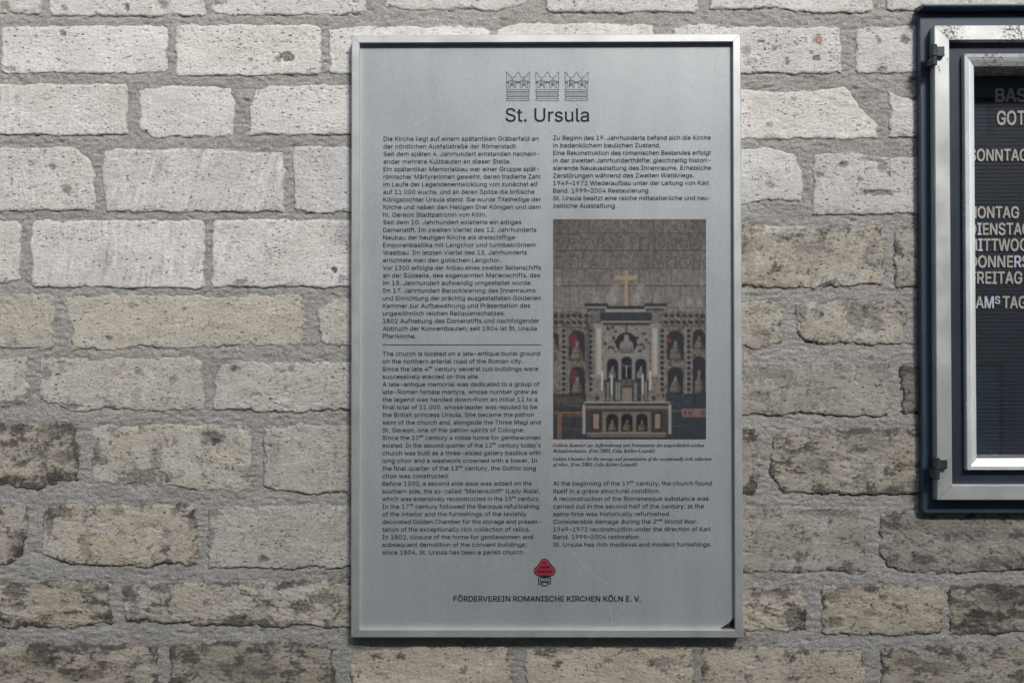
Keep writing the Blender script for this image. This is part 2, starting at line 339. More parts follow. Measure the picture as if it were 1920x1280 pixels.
# (outline in photo px: x0,y0,x1,y1 or polygon), kind, tool-mark strength, tool-mark angle deg (0 = vertical strokes), tint, stain factor
ST = [
 # course above the frame edge and top course
 ((-70, -70, 77, 27), W_, .2, 0, 1, 2.2), ((92, -70, 384, 31), W_, .2, 20, .98, 1.6), ((397, -70, 687, 28), W_, .6, 60, .98, 1.4),
 ([(712, -70), (1008, -70), (985, 8), (930, 22), (880, 17), (800, 20), (722, 14)], W_, .3, 0, .97, 1.2), ((1023, -70, 1306, 24), W_, .2, 0, .98, 1.5),
 ([(1322, -70), (1640, -70), (1638, 24), (1560, 27), (1440, 16), (1330, 20)], W_, .3, 30, 1, .8), ((1662, -70, 1990, 22), W_, .3, 0, .96, 1.6),
 # 1
 ((2, 49, 313, 138), W_, .25, 0, 1.08, 1.0), ((328, 47, 602, 142), W_, .2, 0, 1.05, 1.3),
 ([(616, 56), (700, 50), (780, 50), (860, 47), (918, 60), (905, 140), (616, 138)], W_, .3, 0, 1.05, 1.2), ([(930, 56), (975, 44), (1225, 45), (1232, 120), (925, 120)], W_, .3, 0, 1.02, .8),
 ([(1262, 52), (1330, 44), (1370, 50), (1575, 50), (1580, 138), (1262, 141)], W_, .15, 0, .98, 2.4), ((1604, 50, 1735, 138), W_, .2, 0, .98, 2.2),
 # 2
 ((-120, 159, 239, 254), W_, .5, 0, 1.02, .8), ([(258, 168), (300, 162), (432, 165), (441, 195), (436, 257), (290, 259), (262, 240)], W_, .2, 0, 1.02, .8),
 ([(478, 168), (510, 162), (700, 158), (700, 254), (466, 254), (468, 215)], W_, .35, 10, 1.04, 1.0),
 ([(1360, 166), (1500, 172), (1585, 164), (1612, 200), (1648, 235), (1645, 260), (1480, 262), (1360, 262)], W_, .35, 70, 1.05, .7),
 ([(1667, 172), (1690, 183), (1735, 190), (1735, 258), (1667, 257)], W_, .3, 0, .98, 1.0),
 # 3
 ([(-120, 276), (140, 278), (165, 295), (177, 330), (177, 395), (-120, 400)], W_, .5, 10, .97, 1.8),
 ([(196, 284), (230, 278), (430, 281), (528, 287), (535, 320), (533, 398), (200, 398), (190, 330)], W_, 1.2, -18, .95, .8),
 ((550, 275, 700, 399), W_, .4, 20, .95, 1.0),
 ([(1360, 280), (1440, 278), (1492, 290), (1505, 320), (1503, 380), (1440, 376), (1360, 390)], W_, .25, 0, .98, 1.3),
 ([(1524, 290), (1610, 286), (1640, 296), (1735, 290), (1735, 400), (1620, 403), (1526, 402)], W_, .4, 20, .88, 3.0),
 # 4
 ((-110, 415, 38, 530), W_, .4, 0, 1, .8), ((58, 413, 383, 540), W_, 1.0, -8, 1.03, .6), ((397, 412, 700, 539), W_, .6, -20, 1.04, 1.1),
 ([(1360, 424), (1400, 417), (1450, 424), (1655, 426), (1660, 535), (1500, 541), (1360, 538)], G_, 1.0, -22, 1.12, 1.1), ((1676, 428, 1738, 538), G_, .5, 0, .95, 1.2),
 # 5
 ((-130, 554, 101, 652), B_, .6, 30, .98, .9), ([(120, 555), (480, 552), (566, 556), (572, 600), (566, 645), (400, 652), (136, 655), (128, 600)], B_, .35, -12, 1.03, .6),
 ([(592, 580), (640, 558), (700, 560), (700, 652), (600, 650)], B_, .3, 0, 1.08, 1.0),
 ([(1360, 563), (1440, 562), (1462, 572), (1468, 640), (1420, 654), (1360, 650)], G_, .7, -15, 1.15, .9),
 ([(1494, 570), (1560, 563), (1690, 566), (1706, 600), (1690, 645), (1560, 647), (1510, 640), (1490, 620)], G_, 1.3, -24, 1.1, 1.1),
 # 6
 ([(-100, 671), (50, 672), (52, 758), (20, 764), (-100, 766)], B_, .5, 0, 1.0, 1.6), ([(74, 672), (370, 671), (381, 680), (382, 765), (300, 770), (130, 768), (76, 750)], B_, .6, -18, 1.02, 1.2),
 ([(412, 680), (700, 676), (700, 770), (480, 772), (400, 765), (398, 710)], B_, .3, 30, 1.04, 1.3),
 ((1360, 680, 1668, 779), G_, 1.0, -12, .95, .8), ((1688, 684, 1738, 776), G_, .5, 0, .72, 1.8),
 # 7
 ([(-110, 790), (120, 792), (140, 800), (147, 830), (147, 900), (70, 915), (-110, 905)], D_, .5, 10, .93, 1.5), ([(172, 805), (200, 796), (466, 798), (470, 870), (468, 918), (400, 923), (320, 915), (172, 902)], B_, .5, 20, 1.0, 2.2),
 ([(494, 800), (700, 796), (700, 926), (530, 924), (493, 910)], B_, .5, -4, .93, .9),
 ((1360, 806, 1422, 930), D_, .5, 0, .8, 1.2), ([(1448, 812), (1480, 804), (1738, 804), (1738, 924), (1550, 928), (1460, 918), (1446, 890)], D_, .7, 75, .86, 1.25),
 # 8
 ([(-110, 945), (45, 946), (54, 980), (40, 1040), (18, 1060), (-110, 1060)], D_, .5, 10, .92, 1.1), ([(84, 955), (110, 946), (360, 947), (370, 985), (367, 1058), (150, 1062), (78, 1040)], D_, .6, -35, 1.05, .75),
 ([(391, 950), (700, 944), (700, 1064), (390, 1066)], B_, .8, -35, .94, 1.2),
 ([(1360, 950), (1600, 950), (1625, 985), (1625, 1070), (1500, 1073), (1360, 1070)], G_, .8, -25, .98, 1.0), ([(1652, 965), (1700, 958), (2000, 958), (2000, 1068), (1700, 1074), (1660, 1060), (1647, 1020)], G_, .9, 60, .82, 1.3),
 # 9
 ([(-120, 1088), (150, 1088), (205, 1092), (212, 1170), (120, 1176), (-120, 1178)], D_, .8, 85, .98, 1.3), ([(232, 1100), (290, 1089), (700, 1090), (700, 1176), (400, 1172), (234, 1166)], D_, .7, 80, 1.04, 1.15),
 ([(1360, 1106), (1500, 1100), (1514, 1130), (1514, 1180), (1360, 1184)], D_, .6, 70, 1.02, 1.1), ((1541, 1098, 1768, 1190), D_, .5, 80, .93, .9), ((1778, 1098, 2010, 1188), D_, .5, 80, .80, 1.7),
 # 10
 ([(-110, 1208), (250, 1206), (296, 1212), (298, 1330), (-110, 1330)], D_, .7, 85, .92, 1.4), ([(320, 1210), (360, 1203), (600, 1206), (625, 1220), (625, 1330), (318, 1330)], D_, .7, 85, .78, 1.5),
 ([(658, 1224), (690, 1214), (955, 1212), (958, 1330), (655, 1330)], D_, .3, 80, 1.12, .6), ((985, 1215, 1300, 1330), D_, .3, 80, 1.12, .7),
 ([(1316, 1216), (1380, 1212), (1620, 1216), (1624, 1330), (1318, 1330)], D_, .3, 10, 1.02, .9), ([(1652, 1216), (1760, 1212), (2010, 1214), (2010, 1330), (1650, 1330)], D_, .5, 80, .82, 1.2),
]
def poly_of(s):
    if isinstance(s, tuple):
        x0, y0, x1, y1 = s; c = 6
        s = [(x0 + c, y0), (x1 - c, y0), (x1, y0 + c), (x1, y1 - c), (x1 - c, y1), (x0 + c, y1), (x0, y1 - c), (x0, y0 + c)]
    a = np.array(s, float); q = P(a[:, 0], a[:, 1]); return q[:, [0, 2]]
def sdf(poly, X, Z):
    d = np.full(X.shape, 1e9); ins = np.zeros(X.shape, bool); n = len(poly)
    for i in range(n):
        ax, az = poly[i]; bx, bz = poly[(i + 1) % n]
        ex, ez = bx - ax, bz - az; wx, wz = X - ax, Z - az
        t = np.clip((wx * ex + wz * ez) / (ex * ex + ez * ez), 0, 1)
        d = np.minimum(d, (wx - ex * t) ** 2 + (wz - ez * t) ** 2)
        c = (az > Z) != (bz > Z)
        with np.errstate(divide='ignore', invalid='ignore'):
            ins ^= c & (X < (bx - ax) * (Z - az) / (bz - az) + ax)
    return np.where(ins, 1, -1) * np.sqrt(d)

def edge_wobble(X, Z, s, amp=1.0):
    return amp * (0.0036 * pn(X / .045, Z / .03, s + 1) + 0.0024 * pn(X / .014, Z / .012, s + 2) + 0.0016 * pn(X / .0055, Z / .005, s + 3))

MORT = -0.0016
def hue_shift(a): return np.array([1 + .018 * a, 1, 1 - .035 * a])
# single pits, fragments and grime patches seen in the wall: photo x, y, half width, half height, colour, strength, depth m
BLK, BRN, GRY, VIO, RED, LGT = (.045, .043, .042), (.15, .11, .09), (.17, .165, .155), (.20, .19, .25), (.28, .13, .085), (.62, .60, .56)
FEAT = [(118, 62, 7, 6, BLK, .7, .003), (538, 108, 15, 9, BLK, .75, .005), (520, 113, 6, 5, GRY, .6, .002), (125, 355, 10, 10, BRN, .8, .001), (98, 313, 8, 6, GRY, .8, .002), (60, 308, 10, 6, GRY, .5, .002),
 (383, 280, 6, 5, RED, .6, 0), (8, 10, 8, 12, BRN, .7, .002), (120, 15, 6, 6, GRY, .6, .002), (238, 14, 4, 8, BLK, .7, .004), (305, 8, 12, 8, GRY, .8, .003), (410, 6, 14, 5, BRN, .7, .003), (20, 130, 14, 5, GRY, .7, .002),
 (626, 506, 7, 5, BLK, .9, .005), (642, 524, 7, 9, VIO, .7, 0), (452, 529, 15, 5, GRY, .8, .002), (642, 440, 12, 26, VIO, .45, 0), (204, 634, 7, 5, BLK, .6, .003), (345, 580, 5, 4, BLK, .6, .002), (250, 572, 8, 7, GRY, .5, .001),
 (260, 698, 8, 6, GRY, .7, .002), (323, 714, 6, 10, GRY, .7, .002), (438, 692, 7, 6, BLK, .6, .003), (532, 750, 12, 10, LGT, .6, -.001), (405, 690, 9, 12, GRY, .7, .002), (545, 692, 6, 5, BRN, .6, .002), (84, 700, 10, 16, GRY, .7, .001),
 (130, 762, 24, 6, BLK, .7, .002), (205, 763, 12, 4, BLK, .7, .002), (20, 758, 24, 7, BLK, .65, .002), (255, 745, 10, 22, GRY, .4, .001), (398, 822, 20, 13, GRY, .85, .003), (402, 828, 9, 6, BLK, .7, .003), (292, 862, 12, 22, GRY, .55, .001),
 (265, 896, 48, 16, BLK, .62, .002), (180, 850, 9, 22, BLK, .6, .001), (206, 832, 4, 5, BLK, .6, .002), (90, 808, 26, 14, GRY, .8, .002), (75, 850, 14, 14, GRY, .7, .002), (118, 858, 16, 14, GRY, .75, .002), (110, 894, 40, 12, BLK, .75, .003), (20, 900, 26, 10, BLK, .75, .003),
 (515, 838, 12, 24, GRY, .4, 0), (108, 955, 28, 16, BLK, .65, .002), (92, 985, 8, 24, BLK, .55, .001), (160, 1020, 14, 26, BRN, .45, .001), (330, 955, 10, 12, BLK, .6, .002), (362, 975, 10, 18, BLK, .6, .001), (312, 1000, 10, 8, GRY, .6, .002), (220, 958, 14, 8, GRY, .7, .001),
 (494, 1046, 10, 7, BRN, .9, .001), (400, 960, 14, 12, BLK, .5, .001), (395, 1005, 8, 16, GRY, .6, .001), (30, 1012, 18, 20, GRY, .4, 0), (42, 1040, 14, 16, BLK, .6, .002), (28, 1108, 24, 18, BLK, .7, .003), (35, 1138, 14, 10, BLK, .6, .002), (12, 1165, 16, 10, BLK, .7, .002),
 (145, 1103, 10, 9, GRY, .6, .001), (190, 1155, 18, 8, BLK, .65, .002), (55, 1170, 14, 7, BLK, .7, .002), (252, 1135, 10, 26, GRY, .75, .002), (300, 1104, 24, 9, BLK, .65, .002), (565, 1138, 24, 14, BLK, .65, .005), (610, 1120, 28, 14, BLK, .5, .002), (460, 1162, 12, 8, BLK, .7, .002), (480, 1175, 20, 5, BLK, .7, .002),
 (1426, 79, 8, 3, (.05, .06, .11), .9, .002), (1534, 76, 8, 10, RED, .75, .001), (1530, 110, 7, 6, BLK, .75, .004), (1398, 96, 9, 9, GRY, .7, .001), (1400, 118, 8, 8, GRY, .5, .001), (1450, 93, 5, 4, GRY, .8, .002), (1475, 117, 5, 7, BLK, .6, .003), (1520, 100, 4, 3, BLK, .6, .002), (1697, 75, 10, 9, (.07, .06, .09), .8, .003), (1652, 132, 10, 5, BLK, .6, .003), (1647, 78, 5, 5, GRY, .7, .002), (1628, 56, 5, 5, GRY, .7, .002),
 (1488, 187, 5, 4, GRY, .7, .001), (1442, 236, 6, 6, GRY, .5, .002), (1581, 309, 8, 6, BLK, .65, .004), (1655, 312, 12, 12, BLK, .55, .004), (1630, 298, 18, 6, GRY, .6, .003), (1645, 362, 34, 6, BLK, .6, .005), (1537, 328, 8, 5, GRY, .8, .003), (1612, 336, 6, 5, GRY, .8, .002), (1667, 325, 4, 4, BLK, .7, .002), (1443, 346, 8, 6, GRY, .7, .002),
 (1520, 465, 36, 14, GRY, .55, .002), (1470, 430, 40, 12, LGT, .5, -.001), (1400, 470, 14, 30, BRN, .4, 0), (1635, 470, 14, 24, GRY, .5, .001), (1605, 590, 22, 34, GRY, .7, .002), (1640, 600, 14, 30, GRY, .6, .001), (1640, 630, 30, 10, LGT, .35, 0), (1505, 590, 8, 20, BLK, .45, .002), (1430, 630, 16, 14, BRN, .5, .001),
 (1450, 700, 30, 18, GRY, .5, .001), (1400, 705, 22, 18, GRY, .5, .001), (1420, 745, 24, 10, GRY, .5, .003), (1640, 690, 22, 10, GRY, .6, .001), (1530, 870, 28, 14, GRY, .6, .001), (1630, 830, 50, 20, GRY, .5, 0), (1628, 885, 14, 14, GRY, .5, .001), (1500, 1043, 16, 10, BLK, .6, .002), (1560, 962, 60, 9, BLK, .5, .002), (1380, 1000, 14, 20, BLK, .45, .001),
 (1556, 978, 5, 5, BLK, .7, .002), (1504, 998, 5, 4, BLK, .7, .002), (1712, 1040, 4, 6, BLK, .9, .004), (1672, 1050, 16, 8, BLK, .7, .002), (1860, 1055, 40, 12, BLK, .55, .002), (1820, 1000, 60, 16, GRY, .5, 0), (1490, 1155, 24, 24, BLK, .7, .003), (1450, 1110, 40, 8, BLK, .6, .001), (1555, 1120, 24, 10, BLK, .5, .002), (1565, 1165, 18, 10, BLK, .6, .002), (1655, 1120, 8, 6, BLK, .7, .002), (1630, 1148, 12, 8, GRY, .6, .001),
 (1840, 1160, 44, 16, BLK, .7, .003), (1880, 1120, 50, 24, BLK, .5, .001), (868, 1259, 8, 7, BLK, .6, .003), (640, 1250, 8, 24, BLK, .65, .001), (1760, 1250, 40, 14, BLK, .5, .001), (1700, 1240, 24, 10, BLK, .5, .001), (80, 1235, 50, 14, BLK, .5, .001), (160, 1262, 40, 12, BLK, .55, .001), (450, 1255, 90, 14, GRY, .45, .001), (1486, 1236, 6, 6, BLK, .6, .003), (1043, 1250, 7, 5, BLK, .7, .003), (1240, 1240, 30, 10, BLK, .5, .001)]
_fp = P(np.array([f[0] for f in FEAT]), np.array([f[1] for f in FEAT]))
def make_stone(poly, kind, tool, ang, tint, stain, seed, step):
    rnd = random.Random(seed)
    m = 0.008
    x0, z0 = poly.min(0) - m; x1, z1 = poly.max(0) + m
    # leave out what the board and the showcase hide
    if x0 < BOARD[0] < x1 and BOARD[2] < z0 and z1 < BOARD[3]: x1 = min(x1, BOARD[0] + .05)
    elif x0 < BOARD[1] < x1 and x0 > BOARD[0] and BOARD[2] < z0 and z1 < BOARD[3]: x0 = max(x0, BOARD[1] - .05)
    nx, nz = max(4, int((x1 - x0) / step)), max(4, int((z1 - z0) / step))
    xs, zs = np.linspace(x0, x1, nx), np.linspace(z0, z1, nz)
    X, Z = np.meshgrid(xs, zs)
    d = sdf(poly, X, Z) + edge_wobble(X, Z, seed, 0.85 if kind == 'W' else 1.4)
    a = math.radians(ang)
    U = X * math.cos(a) + Z * math.sin(a); V = -X * math.sin(a) + Z * math.cos(a)
    base, sec, drk, amt = [np.array(q) if not np.isscalar(q) else q for q in PAL[kind]]
    rough = {'W': .6, 'B': 1.0, 'D': 1.15, 'G': 1.2}[kind]
    face = rnd.uniform(0.0004, 0.0022)
    n_low = fbm(X / .10, Z / .06, seed + 11, 3)
    n_mid = fbm(X / .026, Z / .016, seed + 12, 4)
    n_fine = fbm(X / .007, Z / .004, seed + 13, 3)
    tm = pn(U / .009 + 0.6 * pn(X / .03, Z / .03, seed + 5), V / .075, seed + 14)
    tm2 = pn(U / .0042, V / .05, seed + 15)
    tmask = sstep(-.35, .35, pn(X / .07, Z / .07, seed + 16)) * .8 + .2
    hol = sstep(.34, .60, fbm(X / .030, Z / .024, seed + 17, 4, .6) + (0.04 if kind in 'DG' else -0.06))     # spalled hollows
    h = MORT + (face - MORT) * (1 - np.exp(-np.maximum(d, 0) / .0011)) + np.where(d < 0, d * 1.6, 0)
    inner = sstep(0, .006, d)
    h = h + inner * rough * (0.0014 * n_low + 0.0013 * n_mid + 0.0008 * n_fine) + inner * tool * tmask * (0.0011 * tm + .0006 * tm2)
    h = h - inner * hol * 0.0020
    # colour
    k = sstep(-.5, .5, n_low + .5 * n_mid)[..., None]
    col = (base * (1 - k) + sec * k) * tint * hue_shift(rnd.uniform(-.5, 1.0))
    edge = np.exp(-np.maximum(d, 0) / .009)
    st = fbm(X / .042 + .5 * n_mid, Z / .028, seed + 21, 6, .66)
    stroke = fbm(U / .006, V / .05, seed + 22, 3)
    thr = .50 - .50 * min(1, amt * stain * .85)
    st = st + .16 * pn(X / .0045, Z / .0035, seed + 24) + .12 * pn(X / .0105, Z / .008, seed + 25)
    sm = sstep(thr - .14, thr + .20, st + .30 * edge * (1 if kind in 'DG' else .4) + .22 * stroke + .10 * hol - .03)
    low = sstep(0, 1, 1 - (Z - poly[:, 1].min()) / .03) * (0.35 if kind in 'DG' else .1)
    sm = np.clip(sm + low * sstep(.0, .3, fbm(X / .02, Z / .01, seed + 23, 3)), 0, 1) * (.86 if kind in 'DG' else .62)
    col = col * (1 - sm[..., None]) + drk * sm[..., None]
    # warm and pinkish blooms
    wb = sstep(.12, .45, fbm(X / .035, Z / .02, seed + 31, 4))[..., None] * (.50 if kind == 'D' else .25 if kind in 'BG' else .06)
    warm = np.array([[1.15, 1.01, .82], [1.10, .99, .89]])[seed % 2]
    col = col * (1 - wb) + col * warm * wb
    tmul = 1 + tool * tmask * .18 * (tm + .7 * tm2) + .05 * n_fine
    col = col * tmul[..., None]
    col = col * (1 - .25 * np.exp(-np.maximum(d, 0) / .0018))[..., None]      # mortar film along the arris
    # crisp specks of dark lapilli
    sp_ = sstep(.50, .58, pn(X / .0065, Z / .005, seed + 41)) * sstep(-.1, .3, pn(X / .05, Z / .05, seed + 42))
    col = col * (1 - .35 * sp_ * min(1.5, stain))[..., None]
    h = h - .0009 * sp_ * inner
    for q, (fx_, fy_, rx, rz, fc, fa, fd) in enumerate(FEAT):
        ax_, az_ = _fp[q][0], _fp[q][2]; rx, rz = rx * .0009, rz * .0009
        if not (x0 - rx < ax_ < x1 + rx and z0 - rz < az_ < z1 + rz): continue
        rr_ = np.hypot((X - ax_) / rx, (Z - az_) / rz) + .45 * pn(X / .009, Z / .007, q) + .35 * pn(X / .0035, Z / .003, q + 9)
        m_ = sstep(1.25, .65, rr_) if rx > .008 else sstep(1.2, .8, rr_)
        m_ = m_ * np.clip(.9 + .5 * pn(X / .004, Z / .0035, q + 5), .3, 1)
        col = col * (1 - fa * m_[..., None]) + np.array(fc) * fa * m_[..., None]
        h = h - fd * m_ * .6 * inner
    Vt = np.stack([X, -h, Z], -1).reshape(-1, 3)
    i = np.arange((nz - 1) * nx).reshape(nz - 1, nx)[:, :-1].ravel()
    F = np.stack([i, i + 1, i + nx + 1, i + nx], 1)
    keep = (d.reshape(-1)[F].max(1) > -.005)
    F = F[keep]
    return Vt, F, np.clip(col, 0.015, .9).reshape(-1, 3)

SHOW_X0, SHOW_Z0, SHOW_Z1 = P(1735, 0, 0)[0], P(0, 950, 0)[2], P(1735, 22, 0)[2]
polys = []
STEP = 0.0017
for i, (shape, kind, tool, ang, tint, stain) in enumerate(ST):
    pl = poly_of(shape); polys.append(pl)
    V, F, col = make_stone(pl, kind, tool, ang, tint, stain, 100 + i * 7, STEP)
    link('stone', mesh_np('stone', V, F, True, col), M_STONE, wall)

def mortar_sheet(xs, zs, stones, hole=None, seed=900, fine=True):
    X, Z = np.meshgrid(xs, zs)
    dm = np.full(X.shape, -1.0)
    for k, pl in enumerate(stones):
        lo, hi = pl.min(0) - .02, pl.max(0) + .02
        ix = np.where((xs > lo[0]) & (xs < hi[0]))[0]; iz = np.where((zs > lo[1]) & (zs < hi[1]))[0]
        if len(ix) == 0 or len(iz) == 0: continue
        sl = np.s_[iz[0]:iz[-1] + 1, ix[0]:ix[-1] + 1]
        dm[sl] = np.maximum(dm[sl], sdf(pl, X[sl], Z[sl]))
    n1 = fbm(X / .06, Z / .03, seed + 1, 4); n2 = fbm(X / .012, Z / .006, seed + 2, 4, .6); n3 = fbm(X / .022, Z / .007, seed + 3, 3)
    h = MORT + .0008 + .0018 * n1 + .0021 * n2 + .0014 * n3 - .0020 * sstep(.25, .5, fbm(X / .02, Z / .009, seed + 8, 3))
    h = h - .0009 * np.exp(-np.abs(dm) / .002)
    h = np.where(dm > .004, h - np.minimum((dm - .004) * 1.2, .014), h)
    zz = (Z - (CAMZ - .55)) / 1.1
    base = np.array([.345, .339, .318]) * (1 - .0 * zz[..., None])
    base = base * (1 + .14 * n1 + .15 * n2 + .05 * fbm(X / .2, Z / .2, seed + 5, 2))[..., None]
    dirt = sstep(.15, .5, fbm(X / .09, Z / .03, seed + 6, 4))[..., None] * .35
    base = base * (1 - dirt) + np.array([.20, .185, .155]) * dirt
    # the board's shadow, with some greenish moss, painted into the mortar below it
    gx = (X > BOARD[0]) & (X < BOARD[1] + .01)
    gr = np.where(gx, np.exp(-np.maximum(BOARD[2] - Z, 0) / .02) * (Z < BOARD[2] + .03), 0) * sstep(-.4, .2, n1 + n2)
    base = base * (1 - .6 * gr[..., None]) + np.array([.10, .095, .05]) * .6 * gr[..., None]
    V = np.stack([X, -h, Z], -1).reshape(-1, 3); nx, nz = len(xs), len(zs)
    i = np.arange((nz - 1) * nx).reshape(nz - 1, nx)[:, :-1].ravel()
    F = np.stack([i, i + 1, i + nx + 1, i + nx], 1)
    kp = dm.reshape(-1)[F].min(1) < .012
    cx = V[F].mean(1)
    if hole is not None:
        for (a, b, c_, d_) in hole:
            kp &= ~((cx[:, 0] > a) & (cx[:, 0] < b) & (cx[:, 2] > c_) & (cx[:, 2] < d_))
    return V, F[kp], base.reshape(-1, 3)
vx0, vz1 = P(-40, -35)[[0, 2]]; vx1, vz0 = P(1960, 1315)[[0, 2]]
holes = [(BOARD[0] + .04, BOARD[1] - .04, BOARD[2] + .04, BOARD[3] - .04), (SHOW_X0 + .03, 9, SHOW_Z0 + .03, SHOW_Z1 - .03)]
V, F, col = mortar_sheet(np.arange(vx0, vx1, .0021), np.arange(vz0, vz1, .0021), polys, holes)
link('mortar', mesh_np('mortar', V, F, True, col), M_MORTAR, wall)

# the same masonry goes on beyond the picture, coarser and as one piece
rg = random.Random(77)
rows_y = [(-560, -460), (-435, -325), (-300, -200), (-175, -95), (-70, 28), (50, 139), (162, 257), (278, 400), (415, 539), (556, 652), (672, 770), (797, 920), (946, 1064), (1092, 1178), (1210, 1330), (1352, 1450), (1474, 1590), (1612, 1700)]
outer, VV, FF, CC, nv = [], [], [], [], 0
occ_l = {4: -70, 5: 2, 6: -120, 7: -120, 8: -110, 9: -130, 10: -100, 11: -110, 12: -110, 13: -120, 14: -110}
occ_r = {4: 1990, 12: 2000, 13: 2010, 14: 2010}
for r, (a, b) in enumerate(rows_y):
    spans = []
    if 4 <= r <= 14:
        spans = [(-900, occ_l[r] - 20), (occ_r[r] + 20 if r in occ_r else 2440, 2900)]
    else: spans = [(-900, 2900)]
    for (s0, s1) in spans:
        if s0 < 0 and s1 < 100:      # fill leftwards
            x = s1
            while x > s0:
                wd = rg.choice([150, 230, 290, 320]); q = (x - wd, a, x, b); outer.append((q, r)); x -= wd + 20
        else:
            x = s0 + rg.randint(0, 60) * (r < 4 or r > 14)
            while x < s1:
                wd = rg.choice([150, 230, 290, 320]); outer.append(((x, a, x + wd, b), r)); x += wd + 20
opolys = []
for k, (q, r) in enumerate(outer):
    pl = poly_of(q); opolys.append(pl)
    kd = 'W' if r < 9 else 'B' if r < 12 else 'D'
    V, F, col = make_stone(pl, kd, .5, rg.choice([0, -15, 20, 70]), rg.uniform(.92, 1.05), rg.uniform(.7, 1.5), 2000 + k * 5, .006)
    VV.append(V); FF.append(F + nv); CC.append(col); nv += len(V)
link('surrounding_stonework', mesh_np('surrounding_stonework', np.concatenate(VV), np.concatenate(FF), True, np.concatenate(CC)), M_STONE, wall, kind='stuff')
ox0, oz1 = P(-800, -540)[[0, 2]]; ox1, oz0 = P(2800, 1690)[[0, 2]]
V, F, col = mortar_sheet(np.arange(ox0, ox1, .008), np.arange(oz0, oz1, .008), polys + opolys, [(vx0 + .008, vx1 - .008, vz0 + .008, vz1 - .008), (SHOW_X0, P(2440, 500)[0], SHOW_Z0 + .03, SHOW_Z1 - .03)], 950)
link('surrounding_mortar', mesh_np('surrounding_mortar', V, F, True, col), M_MORTAR, wall, kind='stuff')
# body of the wall (plain masonry further away)
def far_masonry():
    m, t, b = new_mat('distant_masonry')
    tc = mapping(t, (1, 1, 1), (math.radians(90), 0, 0))
    br = nd(t, 'ShaderNodeTexBrick', i_Scale=1.0); t.links.new(tc, br.inputs['Vector'])
    br.inputs['Color1'].default_value = (.42, .39, .35, 1); br.inputs['Color2'].default_value = (.34, .31, .27, 1); br.inputs['Mortar'].default_value = (.3, .29, .27, 1)
    br.inputs['Mortar Size'].default_value = .012; br.inputs['Brick Width'].default_value = .28; br.inputs['Row Height'].default_value = .115
    t.links.new(br.outputs[0], b.inputs['Base Color']); b.inputs['Roughness'].default_value = .95
    return m
hx0 = SHOW_X0 + .02
link('wall_core', boxes('wall_core', [(-5, 5, .035, .6, 0, oz0 + .01), (-5, 5, .035, .6, oz1 - .01, 6), (-5, ox0 + .01, .035, .6, oz0 + .01, oz1 - .01),
     (ox1 - .01, 5, .035, .6, oz0 + .01, oz1 - .01), (ox0 + .01, ox1 - .01, .06, .6, oz0 + .01, oz1 - .01)]), far_masonry(), wall)
adopt(wall)

# ------------------------------------------------------------------ mitred rails
GAP = .00035
def rail_set(name, rect, prof, mat, parent, wear=None, step=None, smooth=False):
    """rect x0,x1,z0,z1; prof list of (inset, height above wall); four mitred rails"""
    x0, x1, z0, z1 = rect
    for s in range(4):
        V, F, Wr = [], [], []
        n = len(prof)
        nseg = 60 if wear else 1
        for j in range(nseg + 1):
            f = j / nseg
            for (i_, d) in prof:
                c = [(x0 + i_, z0 + i_), (x1 - i_, z0 + i_), (x1 - i_, z1 - i_), (x0 + i_, z1 - i_)]
                a, b = c[s], c[(s + 1) % 4]; ux, uz = int(b[0] > a[0]) - int(b[0] < a[0]), int(b[1] > a[1]) - int(b[1] < a[1])      # hairline at the mitres
                a, b = (a[0] + ux * GAP, a[1] + uz * GAP), (b[0] - ux * GAP, b[1] - uz * GAP)
                V.append((a[0] + (b[0] - a[0]) * f, -d, a[1] + (b[1] - a[1]) * f))
                Wr.append(wear(V[-1][0], V[-1][2], s) if wear else 0)
        for j in range(nseg):
            for k in range(n - 1):
                q = j * n + k; F.append((q, q + 1, q + n + 1, q + n))
        me = mesh_py(name, V, F)
        if wear:
            a = me.attributes.new('wear', 'FLOAT', 'POINT'); a.data.foreach_set('value', np.array(Wr, np.float32))
        link(name, me, mat, parent)

# ------------------------------------------------------------------ information board
board = empty('information_board', 'tall grey framed information board headed St. Ursula with two text columns and a photograph', 'sign', ((BOARD[0] + BOARD[1]) / 2, 0, BOARD[2]))
DF, DP = .026, .0165          # heights of the frame face and of the panel above the wall
rail_set('frame_rail', BOARD, [(0.0005, -.004), (0, DF - .0016), (.0015, DF), (.0127, DF), (.0134, DF - .0007), (.0136, DP - .003)], M_ALU, board)
# panel with a broken-off lower right corner
pi_ = .0128
px0, px1, pz0, pz1 = BOARD[0] + pi_, BOARD[1] - pi_, BOARD[2] + pi_, BOARD[3] - pi_
gx, gz = np.linspace(px0, px1, 130), np.linspace(pz0, pz1, 200)
X, Z = np.meshgrid(gx, gz)
cut = [(1345, 1184), (1349, 1177.5), (1356, 1173), (1364, 1169), (1371, 1163), (1375, 1158), (1377, 1152), (1383, 1145)]
cut = [(a + .9 * math.sin(i * 2.7), b + .8 * math.sin(i * 4.1)) for i, (a, b) in enumerate(cut)]
cw = P(np.array([c[0] for c in cut]), np.array([c[1] for c in cut]), DP)
Xf, Zf = X.copy(), Z.copy()
for a in range(len(gz)):          # pull the edge of the sheet back along the broken corner
    if gz[a] < cw[-1][2]:
        lim = np.interp(gz[a], cw[:, 2], cw[:, 0])
        Xf[a] = np.where(gx > lim, lim, gx)
warp = .0006 * np.sin(X * 9) * np.sin(Z * 5) + .0003 * pn(X / .2, Z / .2, 4)
edge = np.minimum.reduce([np.maximum(Z - pz0, 0) * 1.0, np.maximum(X - px0, 0) * 1.6, np.maximum(px1 - X, 0) * 2.5])
